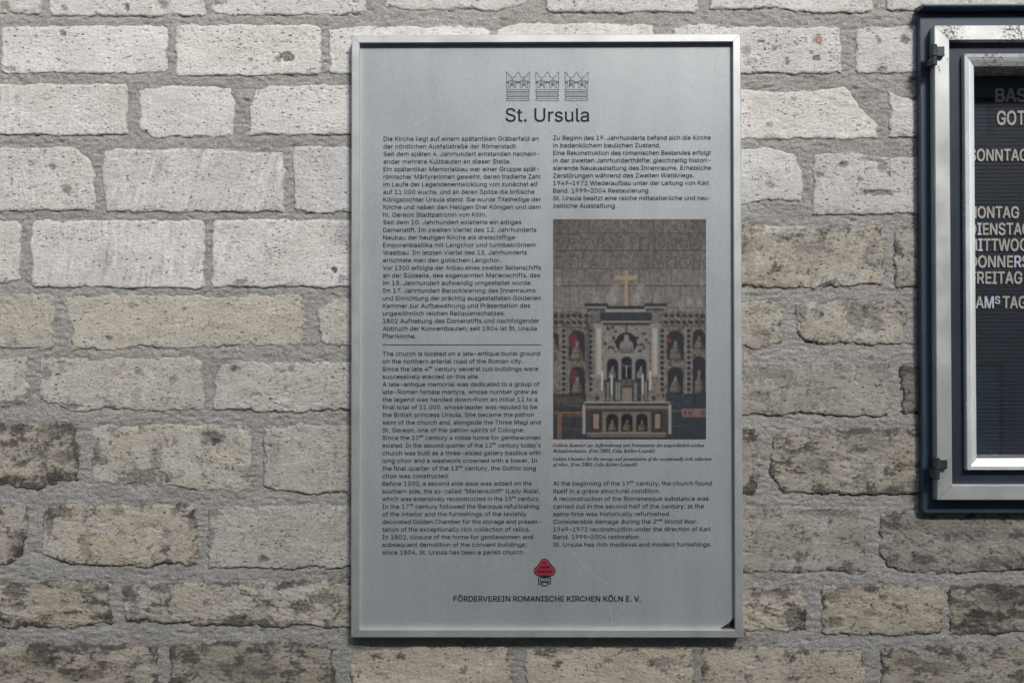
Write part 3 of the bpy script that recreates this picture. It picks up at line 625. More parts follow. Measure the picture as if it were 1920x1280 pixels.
wear = np.exp(-edge / .007) + .35 * np.exp(-((X - cw[3][0]) ** 2 + (Z - cw[3][2]) ** 2) / .0004)
V = np.stack([Xf, -(DP + warp * .2), Zf], -1).reshape(-1, 3); nx, nz = len(gx), len(gz)
i = np.arange((nz - 1) * nx).reshape(nz - 1, nx)[:, :-1].ravel(); F = np.stack([i, i + 1, i + nx + 1, i + nx], 1)
ar = np.abs(V[F][:, 1, 0] - V[F][:, 0, 0]) + np.abs(V[F][:, 2, 0] - V[F][:, 3, 0])
F = F[ar > 1e-6]
link('panel', mesh_np('panel', V, F, True, extra=np.clip(wear, 0, 1).reshape(-1)), M_PANEL, board)
link('backing_board', boxes('backing_board', [(px0, px1, -.011, .002, pz0, pz1)]), M_DARK, board)

# lettering ---------------------------------------------------------
FONT = None
try:
    FONT = bpy.data.fonts.load(bpy.utils.system_resource('DATAFILES') + '/fonts/Inter.woff2')
except Exception:
    FONT = None
from mathutils.geometry import delaunay_2d_cdt
def glyphs(body, res=2, offset=0.0, font=True):
    if FONT and font: return glyphs_cdt(body, res, offset)
    return glyphs_plain(body, res, offset, font)
def glyphs_cdt(body, res, offset):
    # outlines only, then a constrained triangulation with non-zero winding (the font has overlapping contours)
    c = bpy.data.curves.new('text', 'FONT'); c.body = body; c.resolution_u = res; c.fill_mode = 'NONE'; c.font = FONT
    o = bpy.data.objects.new('text', c); C.objects.link(o)
    dg = bpy.context.evaluated_depsgraph_get(); dg.update()
    me = o.evaluated_get(dg).to_mesh()
    V = np.zeros(len(me.vertices) * 3); me.vertices.foreach_get('co', V); V = V.reshape(-1, 3)[:, :2].copy()
    E = np.zeros(len(me.edges) * 2, dtype=np.int32); me.edges.foreach_get('vertices', E); E = E.reshape(-1, 2).copy()
    o.evaluated_get(dg).to_mesh_clear(); bpy.data.objects.remove(o); bpy.data.curves.remove(c)
    nb = {}
    for a, b in E: nb.setdefault(int(a), []).append(int(b)); nb.setdefault(int(b), []).append(int(a))
    seen, loops = set(), []
    for v in range(len(V)):
        if v in seen or v not in nb: continue
        lp = [v]; seen.add(v); cur = v
        first = v + 1 if v + 1 in nb[v] else nb[v][0]; nx_ = first
        while nx_ not in seen:
            lp.append(nx_); seen.add(nx_); cand = [q for q in nb[nx_] if q != cur]; cur = nx_
            if not cand: break
            nx_ = cand[0]
        if len(lp) > 2: loops.append(lp)
    pts, edges, segs = [], [], []
    for lp in loops:
        q = V[lp]; keep = np.hypot(*(q - np.roll(q, 1, 0)).T) > 1e-5; q = q[keep]
        if len(q) < 3: continue
        t = np.roll(q, -1, 0) - np.roll(q, 1, 0); t /= np.maximum(np.hypot(t[:, 0], t[:, 1]), 1e-9)[:, None]
        q = q + np.stack([t[:, 1], -t[:, 0]], 1) * offset * WIND
        n0 = len(pts); pts += [tuple(a) for a in q]; edges += [(n0 + i, n0 + (i + 1) % len(q)) for i in range(len(q))]
        segs.append(np.concatenate([q, np.roll(q, -1, 0)], 1))
    seg = np.concatenate(segs)
    ov, _, of, _, _, _ = delaunay_2d_cdt([Vector(p_) for p_ in pts], edges, [], 0, 1e-6)
    ov = np.array([tuple(v) for v in ov]); of = np.array([tuple(f) for f in of])
    ce = ov[of].mean(1)
    up = (seg[None, :, 1] <= ce[:, None, 1]) & (seg[None, :, 3] > ce[:, None, 1]); dn = (seg[None, :, 1] > ce[:, None, 1]) & (seg[None, :, 3] <= ce[:, None, 1])
    cr = (seg[:, 2] - seg[:, 0])[None] * (ce[:, None, 1] - seg[None, :, 1]) - (ce[:, None, 0] - seg[None, :, 0]) * (seg[:, 3] - seg[:, 1])[None]
    wn = (up & (cr > 0)).sum(1) - (dn & (cr < 0)).sum(1)
    return ov, [tuple(int(i) for i in f) for f in of[wn != 0]]
WIND = 1.0
def glyphs_plain(body, res=2, offset=0.0, font=True):
    c = bpy.data.curves.new('text', 'FONT'); c.body = body; c.resolution_u = res; c.offset = offset
    if FONT and font: c.font = FONT
    o = bpy.data.objects.new('text', c); C.objects.link(o)
    dg = bpy.context.evaluated_depsgraph_get(); dg.update()
    me = o.evaluated_get(dg).to_mesh()
    V = np.zeros(len(me.vertices) * 3); me.vertices.foreach_get('co', V); V = V.reshape(-1, 3)[:, :2].copy()
    F = [tuple(p.vertices) for p in me.polygons]
    o.evaluated_get(dg).to_mesh_clear(); bpy.data.objects.remove(o); bpy.data.curves.remove(c)
    return V, F
if FONT:          # does a positive offset thicken the strokes?
    def _area(q): v, f = q; return sum(abs((v[a][0] - v[b][0]) * (v[c_][1] - v[b][1]) - (v[a][1] - v[b][1]) * (v[c_][0] - v[b][0])) for a, b, c_ in f) / 2
    if _area(glyphs('I', 1, .01)) < _area(glyphs('I', 1, 0)): WIND = -1.0
_h, _ = glyphs('H', font=False); CAPD = _h[:, 1].max()
_h, _ = glyphs('H'); CAP = _h[:, 1].max()
class Print:
    """flat print gathered in photo measurements and laid on a plane"""
    def __init__(s, d): s.V, s.F, s.n, s.d = [], [], 0, d
    def add(s, xy, F):
        xy = np.asarray(xy, float); s.V.append(P(xy[:, 0], xy[:, 1], s.d)); s.F += [tuple(i + s.n for i in f) for f in F]; s.n += len(xy)
    def line(s, body, x0, x1, base, cap, res=2, offset=0.0, slope=0.0, shear=0.0, font=True):
        V, F = glyphs(body, res, offset, font); CAP = globals()['CAP' if font else 'CAPD']
        a, b = V[:, 0].min(), V[:, 0].max()
        x = x0 + (V[:, 0] - a) / (b - a) * (x1 - x0); y = base - V[:, 1] / CAP * cap + slope * (x - x0)
        s.add(np.stack([x + shear * (base - y), y], 1), F)
    def stroke(s, pts, wd, closed=False):
        pts = np.array(pts, float)
        if closed: pts = np.concatenate([pts, pts[:1]])
        for a, b in zip(pts[:-1], pts[1:]):
            t = b - a; L = np.hypot(*t)
            if L < 1e-6: continue
            t = t / L; n = np.array([-t[1], t[0]]) * wd / 2; e = t * wd * .3
            s.add([a - e - n, b + e - n, b + e + n, a - e + n], [(0, 1, 2, 3)])
    def poly(s, pts): s.add(pts, [tuple(range(len(pts)))])
    def rect(s, x0, y0, x1, y1): s.poly([(x0, y0), (x1, y0), (x1, y1), (x0, y1)])
    def disc(s, cx, cy, r, n=24): s.poly([(cx + r * math.cos(k * 2 * math.pi / n), cy + r * math.sin(k * 2 * math.pi / n)) for k in range(n)])
    def out(s, name, mat, parent, **kw):
        return link(name, mesh_py(name, np.concatenate(s.V), s.F), mat, parent, **kw)
DI = DP + .0007
GER = ["Die Kirche liegt auf einem spätantiken Gräberfeld an", "der nördlichen Ausfallstraße der Römerstadt.", "Seit dem späten 4. Jahrhundert entstanden nachein-",
 "ander mehrere Kultbauten an dieser Stelle.", "Ein spätantiker Memorialbau war einer Gruppe spät-", "römischer Märtyrerinnen geweiht, deren tradierte Zahl",
 "im Laufe der Legendenentwicklung von zunächst elf", "auf 11 000 wuchs, und an deren Spitze die britische", "Königstochter Ursula stand. Sie wurde Titelheilige der",
 "Kirche und neben den Heiligen Drei Königen und dem", "hl. Gereon Stadtpatronin von Köln.", "Seit dem 10. Jahrhundert existierte ein adliges",
 "Damenstift. Im zweiten Viertel des 12. Jahrhunderts", "Neubau der heutigen Kirche als dreischiffige", "Emporenbasilika mit Langchor und turmbekröntem",
 "Westbau. Im letzten Viertel des 13. Jahrhunderts", "errichtete man den gotischen Langchor.", "Vor 1300 erfolgte der Anbau eines zweiten Seitenschiffs",
 "an der Südseite, des sogenannten Marienschiffs, das", "im 15. Jahrhundert aufwendig umgestaltet wurde.", "Im 17. Jahrhundert Barockisierung des Innenraums",
 "und Einrichtung der prächtig ausgestatteten Goldenen", "Kammer zur Aufbewahrung und Präsentation des", "ungewöhnlich reichen Reliquienschatzes.",
 "1802 Aufhebung des Damenstifts und nachfolgender", "Abbruch der Konventbauten; seit 1804 ist St. Ursula", "Pfarrkirche."]
GX = [1801, 1568, 1808, 1498, 1808, 1825, 1795, 1757, 1828, 1825, 1235, 1615, 1780, 1545, 1768, 1675, 1392, 1828, 1818, 1730, 1768, 1825, 1712, 1437, 1812, 1783, 465]
ENG = ["The church is located on a late-antique burial ground", "on the northern arterial road of the Roman city.", "Since the late 4ᵗʰ century several cult buildings were",
 "successively erected on this site.", "A late-antique memorial was dedicated to a group of", "late-Roman female martyrs, whose number grew as",
 "the legend was handed down–from an initial 11 to a", "final total of 11 000, whose leader was reputed to be", "the British princess Ursula. She became the patron",
 "saint of the church and, alongside the Three Magi and", "St. Gereon, one of the patron saints of Cologne.", "Since the 10ᵗʰ century a noble home for gentlewomen",
 "existed. In the second quarter of the 12ᵗʰ century today’s", "church was built as a three-aisled gallery basilica with", "long choir and a westwork crowned with a tower. In",
 "the final quarter of the 13ᵗʰ century, the Gothic long", "choir was constructed.", "Before 1300, a second side aisle was added on the",
 "southern side, the so-called “Marienschiff” (Lady Aisle),", "which was extensively reconstructed in the 15ᵗʰ century.", "In the 17ᵗʰ century followed the Baroque refurbishing",
 "of the interior and the furnishings of the lavishly", "decorated Golden Chamber for the storage and presen-", "tation of the exceptionally rich collection of relics.",
 "In 1802, closure of the home for gentlewomen and", "subsequent demolition of the convent buildings;", "since 1804, St. Ursula has been a parish church."]
EX = [1820, 1632, 1800, 1155, 1813, 1790, 1790, 1787, 1750, 1825, 1648, 1825, 1825, 1825, 1787, 1773, 828, 1730, 1822, 1820, 1808, 1670, 1825, 1710, 1742, 1673, 1648]
GR2 = ["Zu Beginn des 19. Jahrhunderts befand sich die Kirche", "in bedenklichem baulichen Zustand.", "Eine Rekonstruktion des romanischen Bestandes erfolgt",
 "in der zweiten Jahrhunderthälfte; gleichzeitig histori-", "sierende Neuausstattung des Innenraums. Erhebliche", "Zerstörungen während des Zweiten Weltkriegs.",
 "1949–1972 Wiederaufbau unter der Leitung von Karl", "Band. 1999–2004 Restaurierung.", "St. Ursula besitzt eine reiche mittelalterliche und neu-", "zeitliche Ausstattung."]
GX2 = [1820, 1270, 1822, 1812, 1822, 1637, 1800, 1155, 1822, 790]
EN2 = ["At the beginning of the 19ᵗʰ century, the church found", "itself in a grave structural condition.", "A reconstruction of the Romanesque substance was",
 "carried out in the second half of the century; at the", "same time was historically refurnished.", "Considerable damage during the 2ⁿᵈ World War.",
 "1949–1972 reconstruction under the direction of Karl", "Band. 1999–2004 restoration.", "St. Ursula has rich medieval and modern furnishings."]
EX2 = [1830, 1270, 1797, 1745, 1380, 1675, 1820, 1055, 1828]
def column(lines, ends, ox, xl0, xl1, b0, b1, label):
    p = Print(DI); n = len(lines)
    for k, (t_, e) in enumerate(zip(lines, ends)):
        f = k / (n - 1)
        p.line(t_, xl0 + (xl1 - xl0) * f, ox + e / 5.818, b0 + (b1 - b0) * f, 8.0, 1, 0.003, slope=-.0018)
    p.out('text_column', M_INK, board, label=label)
column(GER, GX, 700, 719.3, 717.6, 264.4, 633.9, 'upper left column of small black German text')
column(ENG, EX, 700, 717.4, 716.8, 666.8, 1038.8, 'lower left column of small black English text')
column(GR2, GX2, 1020, 1037.5, 1037.3, 262.5, 389.6, 'upper right column of small black German text')
column(EN2, EX2, 1020, 1037.2, 1037.4, 909.8, 1024.2, 'lower right column of small black English text')
p = Print(DI); p.line("St. Ursula", 948, 1104.5, 228.0, 24.8, 6, 0.004); p.out('title_lettering', M_INK, board)
p = Print(DI); p.line("FÖRDERVEREIN ROMANISCHE KIRCHEN KÖLN E. V.", 850.4, 1201.7, 1126.6, 10.0, 2, 0.014); p.out('footer_lettering', M_INK, board)
p = Print(DI); p.rect(717.5, 645.6, 1015.5, 646.6); p.out('dividing_line', M_LINE, board)
def ital(s_):
    o = ''
    for ch in s_:
        if 'A' <= ch <= 'Z': o += chr(0x1D468 + ord(ch) - 65)
        elif 'a' <= ch <= 'z': o += chr(0x1D482 + ord(ch) - 97)
        elif '0' <= ch <= '9': o += chr(0x1D7CE + ord(ch) - 48)
        else: o += ch
    return o
p = Print(DI)
caps = [("Goldene Kammer zur Aufbewahrung und Präsentation des ungewöhnlich reichen", 1320.8, 837.3), ("Reliquienschatzes. (Foto 2001, Celia Körber-Leupold)", 1228, 847.8),
        ("Golden Chamber for the storage and presentation of the exceptionally rich collection", 1334.5, 862.8), ("of relics. (Foto 2001, Celia Körber-Leupold)", 1194.5, 873.4)]
for (t_, xr, by) in caps:
    body = ital(t_.replace('ä', 'a').replace('ö', 'o'))
    V, F = glyphs(body, 2, 0.0, False)
    a, b = V[:, 0].min(), V[:, 0].max(); k = (xr - 1037) / (b - a)
    p.add(np.stack([1037 + (V[:, 0] - a) * k, by - V[:, 1] / CAPD * 6.4], 1), F)
    for q, ch in enumerate(t_):          # the dots of the umlauts
        if ch in 'äö':
            w0 = glyphs(body[:q] + '.', 1, 0, False)[0][:, 0].max(); w1 = glyphs(body[:q + 1] + '.', 1, 0, False)[0][:, 0].max()
            xm = 1037 + ((w0 + w1) / 2 - a) * k
            for dx in (-.6, 1.2): p.rect(xm + dx - .4, by - 6.2, xm + dx + .5, by - 5.3)
p.out('caption_lettering', M_INK, board)

# three outline crowns
def crown(ox):
    p = Print(DI)
    def T(pts): return [(900 + (x + ox) / 7.385, 110 + y / 7.385) for x, y in pts]
    LW = .62
    def arc(pts, n=6):      # smooth polyline through the points
        pts = np.array(pts, float); o = []
        for i in range(len(pts) - 1):
            p0 = pts[max(i - 1, 0)]; p1 = pts[i]; p2 = pts[i + 1]; p3 = pts[min(i + 2, len(pts) - 1)]
            for k in range(n):
                t = k / n; o.append(.5 * ((2 * p1) + (p2 - p0) * t + (2 * p0 - 5 * p1 + 4 * p2 - p3) * t * t + (3 * p1 - p0 - 3 * p2 + p3) * t ** 3))
        o.append(pts[-1]); return [tuple(q) for q in o]
    def rr(x0, y0, x1, y1, r=10):
        o = []
        for (cx, cy_, a0) in ((x1 - r, y0 + r, -90), (x1 - r, y1 - r, 0), (x0 + r, y1 - r, 90), (x0 + r, y0 + r, 180)):
            for k in range(4): a = math.radians(a0 + k * 30); o.append((cx + r * math.cos(a), cy_ + r * math.sin(a)))
        return o
    p.stroke(T([(366, 186), (372, 430)]), LW); p.stroke(T([(688, 186), (682, 430)]), LW)
    p.stroke(T(arc([(366, 186), (392, 205), (402, 240)]) + arc([(402, 240), (425, 250), (440, 272), (447, 302)])), LW)
    p.stroke(T(arc([(447, 302), (452, 275), (468, 258), (495, 252)]) + arc([(495, 252), (498, 225), (510, 205), (526, 184)]) + arc([(526, 184), (545, 205), (556, 225), (558, 252)]) + arc([(558, 252), (582, 258), (600, 275), (606, 302)])), LW)
    p.stroke(T(arc([(606, 302), (612, 272), (628, 252), (650, 243)]) + arc([(650, 243), (655, 222), (668, 203), (688, 186)])), LW)
    for (a, b) in ((365, 400), (494, 560), (655, 686)):
        for y in (318, 328, 338): p.stroke(T([(a, y), (b, y)]), LW * .9)
    for (a, b, c_, d_) in ((400, 425, 412, 436), (470, 492, 456, 478), (560, 582, 572, 596), (632, 655, 618, 640)):
        tilt = (c_ - a)
        q = [(a + tilt * .3, 306), ((a + b) / 2, 296), (b + tilt * .3, 306), (b - tilt * .2, 395), ((a + b) / 2 - tilt * .3, 410), (a - tilt * .4, 395)]
        p.stroke(T(q), LW, True)
    for c_ in (445, 605):
        p.stroke(T([(c_ - 12, 300), (c_ + 12, 345)]), LW * .9); p.stroke(T([(c_ + 12, 300), (c_ - 12, 345)]), LW * .9)
        for y in (352, 364, 376): p.stroke(T([(c_ - 13, y), (c_ + 13, y)]), LW * .9)
        p.stroke(T([(c_ - 12, 345), (c_ - 14, 378)]), LW * .8); p.stroke(T([(c_ + 12, 345), (c_ + 14, 378)]), LW * .8)
    for (a, b, c_, d_, r) in ((364, 431, 684, 460, 13), (368, 492, 684, 519, 12), (364, 553, 684, 582, 13)): p.stroke(T(rr(a, b, c_, d_, r)), LW, True)
    for (a, b) in ((461, 491), (520, 552)):
        p.stroke(T([(378, a), (378, b)]), LW); p.stroke(T([(670, a), (670, b)]), LW)
        p.stroke(T([(378, a + 3), (670, a + 3)]), LW * .7)
    p.out('crown_emblem', M_LINE, board)
for ox in (0, 406, 811): crown(ox)

# red trefoil emblem above grey arches
def T16(pts): return [(960 + x / 16, 1030 + y / 16) for x, y in pts]
th = np.linspace(0, 2 * np.pi, 97)[:-1]
def trefoil(grow):
    circ = [(975, 415, 130), (815, 635, 135), (1145, 635, 140), (978, 610, 190), (975, 700, 130), (900, 520, 120), (1065, 520, 120), (900, 715, 100), (1065, 715, 100)]
    out = []
    for t_ in th:
        best = 0
        for (cx, cy_, r) in circ:
            dx, dy = cx - 978, cy_ - 590; c_, s_ = math.cos(t_), math.sin(t_)
            b = dx * c_ + dy * s_; disc = (r + grow) ** 2 - (dx * dx + dy * dy - b * b)
            if disc > 0: best = max(best, b + math.sqrt(disc))
        out.append((978 + best * math.cos(t_), 590 + best * math.sin(t_)))
    return out
p = Print(DI - .0002); p.poly(T16(trefoil(22))); p.out('emblem_outline', M_LINE, board)
p = Print(DI + .0001); p.poly(T16(trefoil(-6))); p.out('emblem_field', M_RED, board)
p = Print(DI + .0002); p.stroke(T16(trefoil(-22)), .45, True); p.out('emblem_inline', M_PINK, board)
p = Print(DI + .0004)
rq = random.Random(3)
for (y, x0, x1, h) in ((395, 940, 1010, 60), (530, 852, 1105, 62), (655, 768, 1195, 58), (800, 870, 1110, 70)):
    x = x0
    while x < x1:
        w0 = rq.uniform(14, 30)
        p.poly(T16([(x, y - h / 2 * rq.uniform(.5, 1)), (x + w0, y - h / 2 * rq.uniform(.4, 1)), (x + w0, y + h / 2 * rq.uniform(.5, 1)), (x, y + h / 2 * rq.uniform(.5, 1))])); x += w0 + rq.uniform(1, 8)
p.out('emblem_lettering', M_INK, board)
p = Print(DI)
for pts, wd, cl in (([(800, 820), (800, 1020), (890, 1020)], 1.6, False), ([(1155, 820), (1155, 1020), (1070, 1020)], 1.6, False), ([(850, 840), (850, 960), (1110, 960), (1110, 840)], 1.3, False),
                    ([(895, 975), (910, 1080), (1050, 1080), (1075, 975)], 1.6, True), ([(960, 850), (960, 950)], 1, False), ([(1010, 850), (1010, 950)], 1, False), ([(905, 850), (905, 950)], 1, False), ([(1060, 850), (1060, 950)], 1, False)):
    p.stroke(T16(pts), wd, cl)
p.out('emblem_arches', M_LINE, board)
# scratches
for pts, wd in (([(1076, 1034), (1082, 1044), (1093, 1058), (1104, 1068), (1118, 1080), (1128, 1088), (1139, 1094)], 1.1), ([(1143, 1134), (1145, 1145), (1147, 1158), (1149, 1170)], 1.2), ([(1076, 188), (1084, 196), (1092, 202)], 1.3)):
    p = Print(DP + .0006); p.stroke(pts, wd); p.out('scratch', M_SCRATCH, board)

# the printed photograph of the altar ----------------------------------
def altar_picture():
    K = 1.0; Wd, Hd = 288, 413
    yy, xx = np.mgrid[0:Hd, 0:Wd].astype(float)
    n1 = fbm(xx / 9, yy / 9, 60, 4, .7); n2 = fbm(xx / 3.2, yy / 2.4, 64, 3, .7); n3 = fbm(xx / 60, yy / 60, 67, 2)
    base = np.stack([92 + 0 * xx, 88 + 0 * xx, 84 + 0 * xx], -1)
    lightm = sstep(20, 150, yy) * 18 - sstep(70, 0, xx) * sstep(80, 0, yy) * 18 - sstep(230, 288, xx) * sstep(60, 0, yy) * 10
    A = base * np.array([1.04, 1.0, .97]) + (lightm + 10 * n3)[..., None] + (52 * n2 + 40 * n1)[..., None]
    rnd = np.random.default_rng(8)
    def rect(x0, y0, x1, y1, c, a=1.0, tex=0):
        tex = max(tex, 16)
        sl = np.s_[max(0, int(round(y0))):max(0, int(round(y1))), max(0, int(round(x0))):max(0, int(round(x1)))]
        A[sl] = A[sl] * (1 - a) + (np.array(c, float) + tex * (n2[sl] + n1[sl])[..., None]) * a
    def ell(cx, cy_, rx, ry, c, a=1.0, tex=0, top=None):
        m = (((xx - cx) / rx) ** 2 + ((yy - cy_) / ry) ** 2) < 1
        if top is not None: m |= (abs(xx - cx) < rx) & (yy > cy_) & (yy < top)
        A[m] = A[m] * (1 - a) + (np.array(c, float) + tex * (n2[m] + n1[m])[..., None]) * a
    def vl(x, y0, y1, c, a=.7): rect(x, y0, x + 1.4, y1, c, a)
    def hl(y, x0, x1, c, a=.8): rect(x0, y, x1, y + 1.6, c, a)
    # bands of bone relief with cells
    bands = [0, 28, 61, 94, 127, 168]
    for bi in range(5):
        x = 0
        y0, y1 = bands[bi], bands[bi + 1]
        while x < Wd:
            wd = rnd.integers(17, 34)
            if bi in (0, 3, 4):
                vl(x, y0, y1, (55, 55, 56)); vl(x + 2, y0, y1, (125, 120, 112), .4)
                kind = rnd.integers(0, 4); cx, cy_ = x + wd / 2, (y0 + y1) / 2
                r = np.hypot(xx - cx, yy - cy_)
                if kind == 0: m = (abs(r - 11) < 1.2) | (abs(r - 6) < 1)
                elif kind == 1: m = (abs((xx - cx) - (yy - cy_)) < 1.2) | (abs((xx - cx) + (yy - cy_)) < 1.2)
                elif kind == 2: m = (np.sin((yy - y0) * 1.3) > .6)
                else: m = (np.sin((xx + yy) * 1.1) > .7)
                m &= (abs(xx - cx) < wd / 2 - 2) & (abs(yy - cy_) < (y1 - y0) / 2 - 2)
                A[m] = A[m] * .55 + np.array([140, 134, 124]) * .45
                m2 = np.roll(m, 1, 0) & ~m; A[m2] *= .8
            x += wd
        hl(y1 - 2.5, 0, Wd, (48, 50, 54)); hl(y1 - 4.5, 0, Wd, (128, 122, 114), .5)
    # letters of bone in the second and third band
    def seg(x0, y0, x1, y1, c, wd=1.5, a=.75):
        L = math.hypot(x1 - x0, y1 - y0); t = np.clip(((xx - x0) * (x1 - x0) + (yy - y0) * (y1 - y0)) / (L * L), 0, 1)
        m = np.hypot(xx - x0 - t * (x1 - x0), yy - y0 - t * (y1 - y0)) < wd
        A[m] = A[m] * (1 - a) + np.array(c) * a
    glyph = {'V': [(0, 0, .5, 1), (1, 0, .5, 1)], 'R': [(0, 0, 0, 1), (0, 0, .8, .1), (.8, .1, .8, .4), (.8, .4, 0, .5), (.3, .5, 1, 1)], 'S': [(1, .1, .2, 0), (.2, 0, 0, .3), (0, .3, 1, .7), (1, .7, .8, 1), (.8, 1, 0, .9)],
             'L': [(0, 0, 0, 1), (0, 1, .9, 1)], 'A': [(0, 1, .5, 0), (.5, 0, 1, 1), (.2, .65, .8, .65)], 'T': [(0, 0, 1, 0), (.5, 0, .5, 1)], 'N': [(0, 0, 0, 1), (0, 0, 1, 1), (1, 0, 1, 1)],
             'O': [(.5, 0, 0, .5), (0, .5, .5, 1), (.5, 1, 1, .5), (1, .5, .5, 0)], 'P': [(0, 0, 0, 1), (0, 0, .9, .15), (.9, .15, 0, .5)], 'I': [(.5, 0, .5, 1)], 'E': [(0, 0, 0, 1), (0, 0, .8, 0), (0, .5, .6, .5), (0, 1, .8, 1)]}
    def word(s_, x, y, h, adv, wd):
        for ch in s_:
            for (a, b, c_, d_) in glyph.get(ch, []):
                seg(x + a * wd + 1.3, y + b * h + 1, x + c_ * wd + 1.3, y + d_ * h + 1, (52, 54, 56), 1.5, .6); seg(x + a * wd, y + b * h, x + c_ * wd, y + d_ * h, (122, 116, 110), 1.0, .45)
            x += adv
    word('VRSVLA', 4, 34, 22, 22, 14); word('TI', 140, 33, 22, 15, 12); word('NCAPAST', 178, 33, 22, 17, 11)
    word('ETIA', 4, 68, 22, 21, 13); word('ORAPRONO', 160, 68, 22, 17, 11)
    # pale statues and the cross
    for (cx, cy_, rx, ry) in ((114, 142, 8, 20), (120, 126, 4, 6), (108, 150, 9, 12), (162, 140, 7, 20), (166, 128, 5, 7), (157, 152, 9, 11), (79, 148, 6, 14), (82, 158, 9, 5), (194, 148, 5, 13), (240, 160, 6, 8), (257, 156, 7, 9), (274, 158, 6, 10), (10, 117, 5, 9), (278, 120, 4.5, 6), (278, 100, 1.2, 16)):
        ell(cx, cy_, rx, ry, (150, 144, 134), .55, 60)
    ell(80, 108, 13, 13, (84, 88, 84), .6, 30); ell(166, 150, 2.5, 12, (80, 80, 80), .4)
    rect(134, 96, 140.5, 163, (172, 140, 104), .95, 20); rect(116, 106.5, 157, 114, (176, 138, 100), .95, 20)
    # lattice fields of the lower part
    rect(0, 172, Wd, 345, (116, 106, 96), .85, 78)
    orn = (np.sin(xx * 1.25 + 2 * n1) * np.sin(yy * 1.1 + 2 * n2)) > .35; orn &= (yy > 172) & (yy < 345); A[orn] = A[orn] * .62
    for y in (181, 193):
        for x in np.arange(4, 92, 11.5):
            ell(x, y + rnd.uniform(-1, 1), 4, 3.2, (44, 42, 44), .9); ell(x + 3, y + 3, 2, 2, (44, 42, 44), .8)
        for x in np.arange(200, 286, 11.5): ell(x, y + rnd.uniform(-1, 1), 4, 3.2, (44, 42, 44), .9); ell(x - 3, y - 2, 2, 2, (44, 42, 44), .8)
    hl(202, 0, 95, (70, 66, 62)); hl(200, 195, Wd, (70, 66, 62))
    for cx in (19.5, 70, 204, 254):
        rect(cx - 5.5, 204, cx + 5.5, 330, (124, 118, 110), .8, 30)
        for y in np.arange(209, 330, 10): ell(cx, y, 3.9, 3.9, (46, 44, 46), .92)
    red = (158, 58, 62)
    def niche(cx, y0, y1, rx, bg=(46, 45, 48), bust=(150, 137, 120), redness=False, foot=True):
        ell(cx, y0 + rx, rx, rx, bg, .96, 6, y1)
        if redness:
            m = (((xx - cx + rx * .45) / (rx * .55)) ** 2 + ((yy - y0 - (y1 - y0) * .36) / ((y1 - y0) * .26)) ** 2 + .4 * n1) < 1; m &= xx > cx - rx + 1; A[m] = A[m] * .5 + np.array(red) * .45
        h = y1 - y0
        b2 = .80 * np.array(bust)
        for q in range(9):           # shoulders and robe, folded and shaded from the left
            f = q / 8; wq = rx * (.26 + .42 * math.sin(min(1, f * 1.5) * 1.4)); yq = y0 + h * (.52 + .36 * f)
            rect(cx - wq, yq, cx + wq, yq + h * .05 + 1, b2 * (1.0 - .10 * (q % 3)), .85, 48)
            rect(cx + wq * .35, yq, cx + wq, yq + h * .05 + 1, b2 * .55, .55, 20)
        ell(cx + .6, y0 + h * .43, rx * .22, h * .10, bust, .9, 16); ell(cx + 1.8, y0 + h * .45, rx * .12, h * .08, b2 * .6, .6); ell(cx + .4, y0 + h * .345, rx * .22, h * .04, b2 * .5, .7)
        if foot: rect(cx - rx * .8, y1 - h * .12, cx + rx * .8, y1 - 1, b2 * .8, .7, 30)
    niche(44.5, 208, 265, 15.5, redness=True); niche(45, 276, 330, 15, redness=True, foot=False)
    niche(229, 208, 264, 15.5); niche(229, 276, 328, 15, foot=False); niche(273, 206, 244, 11.5); niche(273, 256, 330, 12, foot=False)
    niche(1, 212, 244, 9); ell(4, 290, 6, 24, (120, 112, 100), .7, 30)
    m = (xx > 213) & (xx < 222) & (yy > 222) & (yy < 232); A[m] = A[m] * .4 + np.array(red) * .6
    # cornice and columns
    rect(59, 158, 102, 164, (44, 46, 52), .92); rect(62, 164, 100, 167, (150, 146, 128), .9); rect(64, 167, 98, 172, (60, 62, 66), .9)
    rect(170, 158, 214, 164, (44, 46, 52), .92); rect(172, 164, 212, 167, (150, 146, 128), .9); rect(174, 167, 208, 172, (60, 62, 66), .9)
    rect(101, 163, 171, 169, (42, 44, 51), .92); rect(98, 169, 174, 174, (160, 154, 134), .9)
    rect(72, 172, 90, 205, (96, 92, 86), .8, 30); rect(184, 172, 204, 205, (104, 100, 94), .8, 30)
    rect(88, 175, 185, 191, (48, 52, 58), .94, 14); rect(90, 191, 184, 194, (150, 145, 126), .9); rect(92, 194, 184, 199, (52, 52, 58), .9)
    rect(62, 196, 70, 300, (52, 52, 54), .5)
    for x0, x1 in ((79, 92), (184, 197)):
        rect(x0 - 3, 196, x1 + 3, 205, (140, 132, 118), .9, 30)
        sh = 1 - .28 * np.abs((xx - (x0 + x1) / 2) / ((x1 - x0) / 2)) ** 2
        m = (xx >= x0) & (xx < x1) & (yy >= 205) & (yy < 291)
        A[m] = (np.array([186, 180, 162]) * sh[m][:, None])
        m = (xx >= x0 + 2) & (xx < x0 + 7) & (yy >= 232) & (yy < 288); A[m] = A[m] * .6 + np.array([196, 132, 88]) * .4
        rect(x0 - 9, 291, x1 + 6, 296, (150, 142, 122), .9, 10); rect(x0 - 4, 298, x1 + 4, 326, (118, 108, 98), .9, 36); rect(x0 - 14, 326, x1 + 8, 346, (112, 102, 92), .9, 30)
        ell((x0 + x1) / 2 - 3, 335, 4, 5, (48, 44, 42), .8)
    # centre relief
    rect(94, 200, 181, 251, (128, 121, 112), .85, 42)
